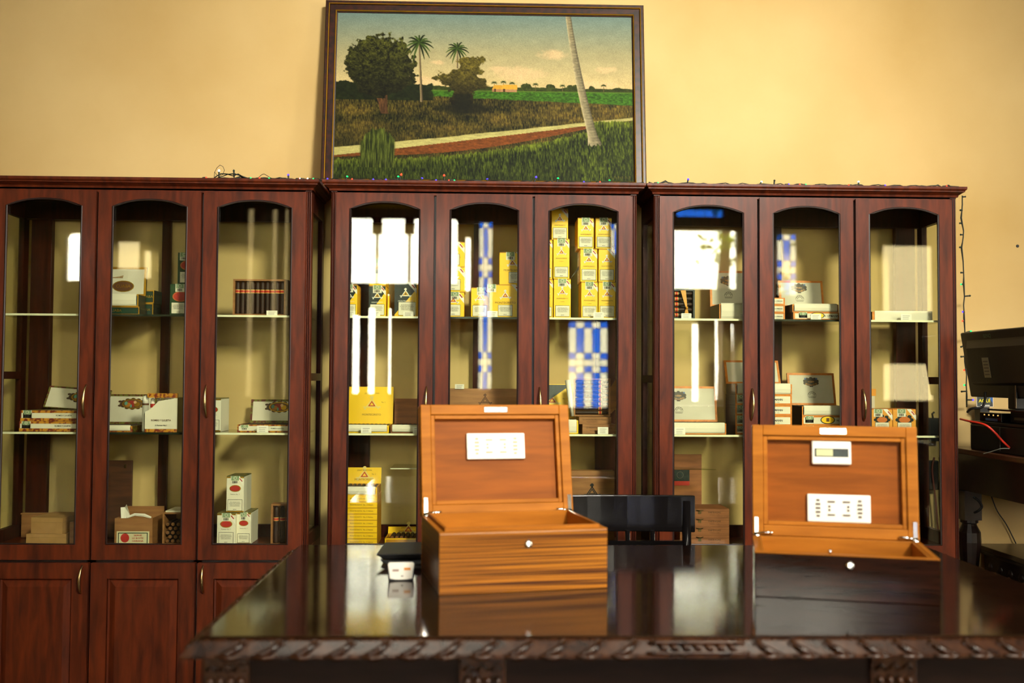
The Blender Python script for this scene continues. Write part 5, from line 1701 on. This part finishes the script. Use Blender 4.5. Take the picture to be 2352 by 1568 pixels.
rows = [(978, 'bottom'), (954, 'second'), (930, 'third'), (906, 'fourth')]
for y_, nm in rows:
    _, zt = PX(1745, y_, YF)
    _, zc = flat_box('white and orange cigar box, %s from the bottom in the stack behind the stile' % nm, (1689, 1819, y_, 1002), 'upmann', zb=zc, zt=zt, depth=0.16, brand_x=0.20, sealx=-0.40, group='stacked white and orange cigar boxes')
open_box('open white cigar box on top of the stack behind the stile, lid leaning far back', (1689, 1819, 882, 906), 829, 'upmann', zb=zc, lean=24, depth=0.15, emb=0.0)
# bottom of the left door
zc = FLZ
rows = [(1229, 'bottom'), (1209, 'second'), (1188, 'third')]
for y_, nm in rows:
    _, zt = PX(1620, y_, 4.0)
    _, zc = flat_box('reddish wooden cigar box with brass clasp, %s from the bottom, right cabinet' % nm, (1562, 1675, y_, 1250), 'red_wood', zb=zc, zt=zt, Y=4.0, depth=0.15, group='stacked reddish wooden cigar boxes')
_, zt = PX(1620, 1168, 4.0)
_, zc = flat_box('reddish wooden cigar box with brass clasp, topmost of the stack, right cabinet', (1562, 1675, 1168, 1250), 'red_wood', zb=zc, zt=zt, Y=4.0, depth=0.15, group='stacked reddish wooden cigar boxes')
xc, w, z0, z1 = span(1532, 1612, 1043, 1158, 4.17)
t = thing('wooden_board', 'tall brown lid with black and red label leaning behind the reddish stack', 'box lid', (xc, 4.172, zc - 0.12))
h = z1 - (zc - 0.12)
MB().box(-w / 2, w / 2, 0, 0.01, 0, h).build('lid_board', M_cwood2, t, bevel=0.002)
la = MB().box(-w / 2 + 0.004, w / 2 - 0.052, -0.001, -0.0002, h * 0.60, h * 0.80).build('black_label', M_blk, t)
MB().box(-w / 2 + 0.004, w / 2 - 0.052, -0.0016, -0.0011, h * 0.60, h * 0.655).build('red_stripe', M_red, la)
MB().ring(-0.018, h * 0.735, 0.014, 0.014, 0.0012, -0.0018).build('laurel_ring', M_inkg, la)
t = thing('acrylic_sheet', 'clear sheet corner jutting over the brown lid, right cabinet bottom', 'sheet', (PX(1540, 1070, 4.0)[0], 4.0, 0))
_, zs = PX(1600, 1079, 4.0)
MB().add([(-0.02, 0, zs), (0.185, 0, zs), (-0.02, 0.165, zs), (-0.02, 0, zs + 0.003), (0.185, 0, zs + 0.003), (-0.02, 0.165, zs + 0.003)],
         [(0, 2, 1), (3, 4, 5), (0, 1, 4, 3), (1, 2, 5, 4), (2, 0, 3, 5)]).build('sheet', M_acryl, t)
MB().box(-0.024, -0.0205, 0.03, 0.10, FLZ, zs + 0.003).build('support_strip', M_kraft, t)

# ===== right cabinet, fixed door
zc = S1
for y_, nm in ((718, 'bottom'), (700, 'middle'), (683, 'top')):
    _, zt = PX(1800, y_, 4.05)
    _, zc = flat_box('maroon-sided cigar box, %s of the three at the left of the fixed door' % nm, (1772, 1803, y_, 735), 'upmann', zb=zc, zt=zt, Y=4.06, depth=0.13, sealx=None, brand_x=0.0, group='maroon-sided cigar boxes')
_, z = flat_box('white and orange cigar box with seal under the open one, fixed door, right cabinet', (1822, 1928, 717, 737), 'upmann', zb=S1, sealx=-0.29, brand_x=0.32, oval=True)
open_box('open white cigar box with orange edges on the top shelf, fixed door, right cabinet', (1820, 1926, 699, 717), 647, 'upmann', zb=z, lean=12, emb=-0.04)
price_card('price card before the open orange-edged box, fixed door', (1862, 1886, 724, 737), zb=S1)
_, z = flat_box('white cigar box with oval crest, bottom of two, fixed door, right cabinet', (1842, 1955, 977, 1001), 'upmann', zb=S2, sealx=-0.35, brand_x=0.36, oval=True)
_, z = flat_box('white cigar box with oval crest, upper of two, fixed door, right cabinet', (1842, 1955, 955, 977), 'upmann', zb=z, sealx=-0.35, brand_x=0.36, oval=True)
open_box('open white cigar box with big medal lid, middle shelf, fixed door, right cabinet', (1842, 1955, 933, 955), 858, 'upmann', zb=z, lean=13, emb=0.0)
price_card('price card before the two oval crest boxes', (1868, 1890, 986, 1001), zb=S2)

# ===== right cabinet, right door
xc, w, z0, z1 = span(2003, 2141, 714, 738, YF)
t = thing('cigar_box', 'long low white cigar box on the top shelf, right door, right cabinet', 'cigar box', (xc, YF, S1))
h = z1 - S1
MB().box(-w / 2, w / 2, 0, 0.16, 0, h - 0.004).build('box_body', M_maroon, t)
MB().box(-w / 2 + 0.01, w / 2, -0.003, 0.0, 0.001, h).build('paper_flap', M_paper, t, bevel=0.001)
MB().box(-w / 2, -w / 2 + 0.0095, -0.002, 0.0, 0, h - 0.004).build('edging', M_orl, t)
price_card('price card before the long low white box, right door', (2069, 2094, 723, 737), zb=S1)
carton('orange carton with black garland and health warning, left of two', (2002, 2050, 939, 1002), 'orange', zb=S2, sealx=-0.016)
carton('orange carton with black garland and health warning, right of two', (2051, 2104, 939, 1002), 'orange', zb=S2, sealx=-0.012)
xc, w, z0, z1 = span(1996, 2020, 893, 940, 4.1)
t = thing('cigar_box', 'pale box with yellow top behind the left orange carton', 'cigar box', (xc, 4.15, S2))
h = z1 - S2
MB().box(-w / 2 - 0.01, w / 2, 0, 0.06, 0, h - 0.030).build('box_body', M_lidp, t)
MB().box(-w / 2 - 0.01, w / 2 + 0.005, -0.002, 0.06, h - 0.0295, h).build('yellow_top', M_orange, t)


# ------------------------------------------------------------------ fairy lights
BC = {'g': '#10D860', 'r': '#FF3A20', 'b': '#4030F0', 'w': '#D8F8E8', 'o': None}
BM = {k: mat('bulb_' + n, BC[k], 0.3, emit=e) for k, n, e in (('g', 'green', 2.2), ('r', 'red', 2.2), ('b', 'blue', 2.6), ('w', 'pale', 3))}
M_off = mat('bulb_unlit', '#2A3A30', 0.2)


def bulb(parent, foot, tip, c):
    foot, tip = Vector(foot), Vector(tip)
    d = tip - foot
    L = d.length
    q = Vector((0, 0, 1)).rotation_difference(d.normalized())
    o = MB().lathe([(0.0026, 0), (0.0032, L * 0.2), (0.0032, L * 0.72), (0.0022, L * 0.76)], n=8).build('bulb_socket', M_greenw, parent, smooth=True)
    o.rotation_mode = 'QUATERNION'
    o.rotation_quaternion = q
    o.location = foot
    MB().lathe([(0.0030, L * 0.765), (0.0046, L * 0.85), (0.0040, L * 0.95), (0.0012, L * 1.06)], n=8).build('led_bulb', BM.get(c, M_off), o, smooth=True)


def light_string(label, pts, bulbs):
    """pts: wire course in world space; bulbs: (px, py, colour) read against the plane of the string."""
    t = thing('fairy_lights', label, 'string lights', pts[0], 0, None)
    o0 = Vector(pts[0])
    MB().tube([Vector(p) - o0 for p in pts], 0.0027, 5).build('wire', M_greenw, t, smooth=True)
    return t, o0


ZC = 2.105
YS = 3.93


def top_string(label, xa, xb, blist, seed, messy=None):
    r = random.Random(seed)
    pts = []
    x = xa
    while x < xb:
        pts.append((x, YS + r.uniform(-0.008, 0.012), ZC + 0.003 + max(0, r.gauss(0.001, 0.003))))
        x += 0.022
    t, o0 = light_string(label, pts, blist)
    # second strand twisted beside the first
    p2 = [(x, y + 0.006 * math.sin(i * 1.3), ZC + 0.003 + abs(0.006 * math.sin(i * 0.9 + seed))) for i, (x, y, z) in enumerate(pts)]
    MB().tube([Vector(p) - o0 for p in p2], 0.0020, 5).build('wire', M_greenw, t, smooth=True)
    for bx, by, c in blist:
        X, Z = PX(bx, by, YS)
        Z = max(Z, ZC + 0.009)
        lean = r.uniform(-0.012, 0.004)
        hgt = Z - ZC
        if hgt < 0.016:        # lying on the cornice
            foot = (X - 0.018 * r.choice((-1, 1)), YS - 0.002, ZC + 0.006)
            bulb(t, Vector(foot) - o0, Vector((X, YS - 0.006, ZC + 0.006)) - o0, c)
        else:
            bulb(t, Vector((X + lean, YS, Z - min(hgt - 0.002, 0.030))) - o0, Vector((X, YS, Z)) - o0, c)
    return t, o0


tL, oL = top_string('tangled fairy lights on top of the left cabinet', PX(488, 415, YS)[0], PX(722, 415, YS)[0],
                    [(476, 411, 'r'), (503, 390, 'w'), (537, 390, 'o'), (578, 412, 'g'), (598, 414, 'r'), (620, 411, 'g'), (643, 411, 'o'), (662, 400, 'b'), (688, 410, 'w'), (690, 416, 'r'), (706, 411, 'w'), (719, 414, 'g')], 3)
mb = MB()


def loop_pts(xs, ys):
    return [Vector((PX(x, y, YS)[0], YS + 0.01 * math.sin(i), PX(x, y, YS)[1])) - oL for i, (x, y) in enumerate(zip(xs, ys))]


mb.tube(loop_pts([492, 491, 497, 505, 513, 517, 512, 503, 496, 492], [410, 396, 384, 379, 383, 392, 401, 404, 400, 394]), 0.0010, 5)
mb.tube(loop_pts([490, 498, 506, 516, 526, 540, 556, 570, 584], [410, 402, 398, 399, 401, 400, 405, 409, 413]), 0.0024, 5)
mb.tube(loop_pts([495, 510, 522, 536, 548, 560, 575], [410, 404, 399, 404, 400, 407, 412]), 0.0020, 5)
mb.tube(loop_pts([585, 592, 600, 606, 614, 622, 634], [412, 407, 400, 399, 404, 409, 413]), 0.0012, 5)
mb.tube(loop_pts([580, 595, 606, 618, 632, 646], [413, 408, 407, 409, 411, 414]), 0.0022, 5)
mb.build('tangled_wire', M_greenw, tL, smooth=True)
tM, oM = top_string('fairy lights along the cornice in front of the landscape painting', PX(728, 418, YS)[0], PX(1484, 426, YS)[0],
                    [(754, 412, 'b'), (798, 404, 'g'), (808, 407, 'r'), (859, 413, 'b'), (888, 413, 'b'), (915, 404, 'g'), (922, 399, 'r'), (970, 408, 'b'), (1003, 416, 'b'), (1020, 401, 'r'),
                     (1030, 411, 'r'), (1045, 411, 'g'), (1119, 410, 'b'), (1232, 405, 'b'), (1282, 408, 'g'), (1342, 420, 'b'), (1379, 421, 'r'), (1400, 413, 'g')], 5)
tR, oR = top_string('fairy lights with upright bulbs on top of the right cabinet', PX(1490, 426, YS)[0], PX(2205, 432, YS)[0],
                    [(1512, 422, 'g'), (1581, 410, 'b'), (1750, 416, 'w'), (1779, 413, 'o'), (1812, 426, 'b'), (1837, 428, 'r'), (1851, 428, 'g'), (1882, 420, 'o'), (1947, 429, 'r'), (1972, 416, 'w'), (2033, 430, 'b'), (2174, 431, 'r')], 8)
YH = 4.19
hang = [(2203, 449), (2203, 470), (2201, 500), (2206, 530), (2205, 545), (2202, 568), (2205, 600), (2206, 625), (2207, 650), (2208, 680), (2206, 700), (2208, 730), (2209, 760), (2207, 790), (2210, 830), (2213, 860), (2212, 885), (2214, 910), (2213, 935)]
pts = [(PX(x, y, YH)[0] + 0.014, YH, PX(x, y, YH)[1]) for x, y in hang]
tH, oH = light_string('fairy light cable hanging down the right side of the right cabinet', pts, [])
MB().tube([Vector(p) + Vector((0.003 * math.sin(i * 2.1), 0.003, 0)) - oH for i, p in enumerate(pts)], 0.0018, 5).build('wire', M_greenw, tH, smooth=True)
for wy, ex, ey, c in ((452, 2209, 452, 'o'), (483, 2199, 483, 'o'), (513, 2199, 513, 'o'), (539, 2198, 539, 'o'), (568, 2198, 568, 'o'), (626, 2199, 626, 'o'), (652, 2199, 653, 'g'), (680, 2222, 679, 'o'),
                      (716, 2203, 716, 'b'), (738, 2204, 737, 'r'), (764, 2224, 760, 'g'), (793, 2199, 797, 'o'), (818, 2199, 819, 'o'), (847, 2206, 850, 'r'), (884, 2208, 884, 'g'), (898, 2200, 899, 'o'), (918, 2229, 918, 'b')):
    k = min(range(len(hang)), key=lambda i: abs(hang[i][1] - wy))
    wx = hang[k][0]
    f = Vector((PX(wx, wy, YH)[0] + 0.014, YH, PX(wx, wy, YH)[1]))
    e = Vector((PX(ex, ey, YH)[0] + 0.012, YH - 0.004, PX(ex, ey, YH)[1]))
    if (e - f).length < 0.012:
        e = f + (e - f).normalized() * 0.014 if (e - f).length > 1e-4 else f + Vector((0.004, 0, -0.014))
    bulb(tH, f - oH, e - oH, c)


# ------------------------------------------------------------------ desk corner at the right
DX = 1.985
DT = 1.05
M_desk = mat('desk_wood', '#24120C', 0.4, col2='#160A07', scale=(1.5, 12, 12), nscale=4, detail=6, coat=0.2)
dk = thing('writing_desk', 'tall dark wooden desk with turned legs beside the right cabinet', 'desk', (DX, 3.2, 0))
MB().box(-0.01, 0.80, 0.0, 1.02, DT - 0.022, DT).build('desktop', mat('desk_top', '#5A3018', 0.35, col2='#3A1C0E', scale=(12, 1.2, 12), nscale=5, detail=5, coat=0.3), dk, bevel=0.004)
MB().box(0.03, 0.055, 0.03, 0.99, 0.873, DT - 0.022).box(0.745, 0.77, 0.03, 0.99, 0.873, DT - 0.022).box(0.055, 0.745, 0.965, 0.99, 0.873, DT - 0.022).box(0.055, 0.745, 0.03, 0.055, 0.873, DT - 0.022).build('apron', M_desk, dk)
for lx in (0.052, 0.725):
    for ly in (0.055, 0.93):
        lg = MB().box(lx - 0.036, lx + 0.036, ly - 0.036, ly + 0.036, 0.752, 0.8725)
        lg.lathe([(0.02, 0), (0.034, 0.02), (0.03, 0.06), (0.026, 0.2), (0.030, 0.42), (0.034, 0.55), (0.040, 0.60), (0.046, 0.66), (0.044, 0.70), (0.030, 0.728), (0.028, 0.735), (0.036, 0.74), (0.036, 0.752)], (lx, ly, 0), 14)
        lg.build('leg', M_desk, dk)
# black boxes and network switch on the desk
bx = thing('black_printer', 'low black office machine under the monitor on the desk', 'printer', (DX + 0.02, 3.45, DT))
MB().box(0, 0.42, 0, 0.60, 0.0, 0.105).build('housing', M_plast, bx, bevel=0.006)
MB().box(-0.001, 0.42, -0.001, 0.601, 0.106, 0.118).build('lid', M_plast, bx, bevel=0.003)
mb = MB()
for y in (0.18, 0.36):
    MB().box(-0.0016, -0.0002, y, y + 0.003, 0.01, 0.10).build('panel_seam', mat('seam_grey', '#5A5A58', 0.4), bx)
MB().box(-0.004, 0.0, 0.05, 0.16, 0.03, 0.07).build('front_tray', M_black, bx, bevel=0.002)
sw = thing('network_switch', 'small black network switch with cables beside the right cabinet', 'switch', (DX + 0.03, 3.82, DT + 0.1185))
MB().box(0, 0.14, 0, 0.17, 0, 0.036).build('housing', M_black, sw, bevel=0.002)
MB().box(-0.0012, -0.0002, 0.03, 0.12, 0.004, 0.014).build('blue_port_row', mat('port_blue', '#1C4A8A', 0.4), sw)
for i in range(4):
    MB().box(-0.0012, -0.0002, 0.02 + 0.035 * i, 0.028 + 0.035 * i, 0.024, 0.029).build('port_light', mat('led_amber', '#E0B060', 0.4, emit=1.2), sw)
pl = thing('black_player', 'flat black box carrying the monitor foot on the desk', 'player', (DX + 0.06, 3.48, DT + 0.1185))
MB().box(0, 0.32, 0, 0.33, 0, 0.045).build('housing', M_plast, pl, bevel=0.003)
MB().box(-0.0012, -0.0002, 0.10, 0.30, 0.012, 0.022).build('front_strip', mat('strip_grey', '#56564E', 0.4), pl)
# monitor seen from behind
MX = DX + 0.06
mn = thing('monitor', 'black computer monitor seen from behind on the desk', 'monitor', (MX, 3.85, DT + 0.1645))
zb0, zt0 = 1.265 - (DT + 0.1645), 1.53 - (DT + 0.1645)
sc = MB().box(-0.012, 0.018, -0.46, 0.25, 0, zt0 - zb0 + 0.004)
scr = sc.build('screen_housing', M_plast, mn, bevel=0.006)
scr.location = (0.0, 0.0, zb0)
scr.rotation_euler = (0, R(-9), 0)
bkp = MB().add([(-0.012, 0.20, 0.05), (-0.012, -0.40, 0.05), (-0.012, -0.40, 0.235), (-0.012, 0.20, 0.235), (-0.036, 0.17, 0.065), (-0.036, -0.36, 0.065), (-0.036, -0.36, 0.205), (-0.036, 0.17, 0.205)],
              [(4, 5, 6, 7), (0, 1, 5, 4), (1, 2, 6, 5), (2, 3, 7, 6), (3, 0, 4, 7)])
bko = bkp.build('back_cover', M_plast, scr)
MB().box(-0.0372, -0.0362, 0.005, 0.055, 0.085, 0.165).build('rating_label', mat('label_grey', '#9A9678', 0.6), bko)
for i in range(5):
    MB().box(-0.0378, -0.0373, 0.012, 0.048, 0.095 + 0.013 * i, 0.100 + 0.013 * i).build('label_line', M_inkg, bko)
text('BENQ', scr, 0.0, 0.0, mat('logo_green', '#3E6A48', 0.5), width=0.05, name='maker_lettering').matrix_local = Matrix.Translation((-0.0135, 0.03, 0.248)) @ Matrix.Rotation(R(-90), 4, 'Z') @ Matrix.Scale(0.022, 4)
MB().box(-0.02, 0.03, -0.12, -0.06, 0.0075, 0.16).build('stand_neck', M_plast, mn, bevel=0.004)
MB().box(-0.0225, -0.0203, -0.125, -0.117, 0.012, 0.10).build('neck_trim', M_chrome, mn)
MB().box(-0.06, 0.11, -0.26, 0.02, 0.0, 0.007).build('stand_foot', M_black, mn, bevel=0.003)
# small sign on the desk by the wall
xs0, zs0 = PX(2243, 934, 4.19)
xs1, zs1 = PX(2281, 908, 4.19)
sg = thing('aqui_sign', 'small black and blue sign with yellow lettering behind the monitor', 'sign', ((xs0 + xs1) / 2, 4.19, zs0))
sw_, sh_ = xs1 - xs0, zs1 - zs0
MB().box(-sw_ / 2, sw_ / 2, 0, 0.002, 0, sh_).build('sign_board', M_blk, sg)
MB().poly([(sw_ * 0.18, sh_), (sw_ / 2, sh_ * 0.25), (sw_ / 2, sh_)], -0.0004).build('blue_corner', M_skyp, sg)
MB().frame(-sw_ / 2, sw_ / 2, 0, sh_, 0.0018, -0.001, -0.0002).build('white_edge', M_white, sg)
text('AQUÍ', sg, -0.002, sh_ * 0.52, M_signy, width=sw_ * 0.72, y=-0.0014, name='sign_lettering', bold=True)
MB().box(-0.018, 0.02, -0.0012, -0.0004, sh_ * 0.10, sh_ * 0.17).build('small_print', M_white, sg)
MB().box(-0.02, 0.02, 0.0, 0.05, DT - zs0 + 0.0005, -0.0005).build('stand_block', M_plast, sg)
# cables
def cable(label, pts, r, mt, name='cable'):
    o = MB().tube(pts, r, 6).build(name, mt, smooth=True)
    return tag(o, label, 'cable')


def smooth_path(pts, n=6):
    P_ = [Vector(p) for p in pts]
    out = []
    for i in range(len(P_) - 1):
        p0, p1, p2, p3 = P_[max(i - 1, 0)], P_[i], P_[i + 1], P_[min(i + 2, len(P_) - 1)]
        for k in range(n):
            t = k / n
            out.append(0.5 * ((2 * p1) + (p2 - p0) * t + (2 * p0 - 5 * p1 + 4 * p2 - p3) * t * t + (3 * p1 - p0 - 3 * p2 + p3) * t ** 3))
    return out + [P_[-1]]


def q3(px, py, Y):
    X, Z = PX(px, py, Y)
    return (X, Y, Z)


cable('bright red cable running down the black machine on the desk', smooth_path([q3(2206, 962, 4.0), q3(2226, 967, 3.90), q3(2262, 975, 3.82), q3(2285, 993, 3.80), q3(2303, 1013, 3.77), q3(2320, 1029, 3.74)]), 0.0045, M_redc, 'red_cable')
cable('black cable looping out below the desk apron', smooth_path([q3(2236, 1141, 4.02), q3(2248, 1150, 4.02), q3(2255, 1163, 4.02), q3(2248, 1172, 4.02), q3(2238, 1177, 4.04)]), 0.005, M_rub)
cable('thin black cable slanting down the wall under the desk', smooth_path([q3(2277, 1139, 4.255), q3(2290, 1172, 4.258), q3(2312, 1205, 4.26), q3(2336, 1253, 4.26)]), 0.0024, M_rub)
cable('black cable hanging behind the turned desk leg', smooth_path([q3(2229, 1196, 4.2), q3(2230, 1235, 4.2), q3(2231, 1270, 4.2), q3(2236, 1300, 4.2)]), 0.0045, M_rub)
cable('black cable drooping from the monitor to the switch', smooth_path([q3(2263, 900, 3.9), q3(2262, 920, 3.9), q3(2255, 935, 3.9), q3(2232, 938, 3.92), q3(2222, 946, 3.95)]), 0.005, M_rub)
cable('thin grey cable lying across the front of the black machine', smooth_path([q3(2258, 1042, 3.76), q3(2280, 1036, 3.73), q3(2300, 1030, 3.70), q3(2318, 1030, 3.70)]), 0.0018, mat('grey_cable', '#6A6A60', 0.5))
# power strips and leads on the far side of the right cabinet, seen through its glass
ps = thing('power_adapter', 'black power adapter behind the right cabinet, upper', 'adapter', (PX(2152, 990, 4.18)[0] + 0.004, 4.245, PX(2152, 1015, 4.18)[1]))
MB().box(-0.026, 0.034, -0.02, 0.018, 0, 0.10).build('housing', M_plast, ps, bevel=0.004)
MB().tube([(0.0, -0.02, 0.10), (-0.004, -0.022, 0.118), (0.006, -0.02, 0.125)], 0.004, 6).build('lead', M_rub, ps)
ps = thing('power_strip', 'black power strip behind the right cabinet, lower, with leads', 'power strip', (PX(2150, 1080, 4.18)[0] + 0.006, 4.245, PX(2152, 1128, 4.18)[1]))
MB().box(-0.024, 0.03, -0.016, 0.018, 0, 0.125).build('housing', M_plast, ps, bevel=0.004)
MB().tube([(-0.026, -0.004, 0.05), (-0.034, -0.006, 0.055), (-0.034, -0.006, 0.09), (-0.026, -0.004, 0.095)], 0.0025, 6).build('carry_loop', M_rub, ps)
for nm, c, xs in (('brown lead hanging below the power strip behind the glass', mat('brown_cable', '#5A2418', 0.5), (2146, 2141, 2148, 2153, 2158)), ('black lead hanging below the power strip behind the glass', M_rub, (2158, 2160, 2158, 2161, 2163))):
    ys_ = (1050, 1080, 1140, 1200, 1255)
    cable(nm, smooth_path([q3(x, y, 4.222) for x, y in zip(xs, ys_)]), 0.004, c)
# low carved table below the desk
lt = thing('low_table', 'low dark carved side table in the space under the desk', 'side table', (2.135, 3.35, 0))
LZ = 0.638
MB().box(-0.03, 0.75, 0.0, 0.86, LZ - 0.02, LZ).build('tabletop', mat('low_table_top', '#3A2A18', 0.3, col2='#2A1C10', scale=(12, 1, 12), nscale=4, coat=0.3), lt, bevel=0.003)
MB().box(-0.022, 0.742, 0.008, 0.852, LZ - 0.038, LZ - 0.0205).build('edge_moulding', M_desk, lt, bevel=0.006)
MB().box(-0.005, 0.72, 0.03, 0.84, LZ - 0.13, LZ - 0.0385).build('apron', M_desk, lt)
for i in range(10):
    MB().lathe([(0.0, -0.010), (0.014, -0.006), (0.018, 0.0), (0.018, 0.004)], (0, 0, 0), 8, 'x').build('carved_boss', M_desk, lt, smooth=True).location = (-0.005, 0.07 + 0.08 * i, LZ - 0.085)
for lx in (0.03, 0.68):
    for ly in (0.07, 0.79):
        MB().lathe([(0.02, 0), (0.03, 0.03), (0.022, 0.1), (0.03, 0.3), (0.034, LZ - 0.13)], (lx, ly, 0), 10).build('leg', M_desk, lt, smooth=True)
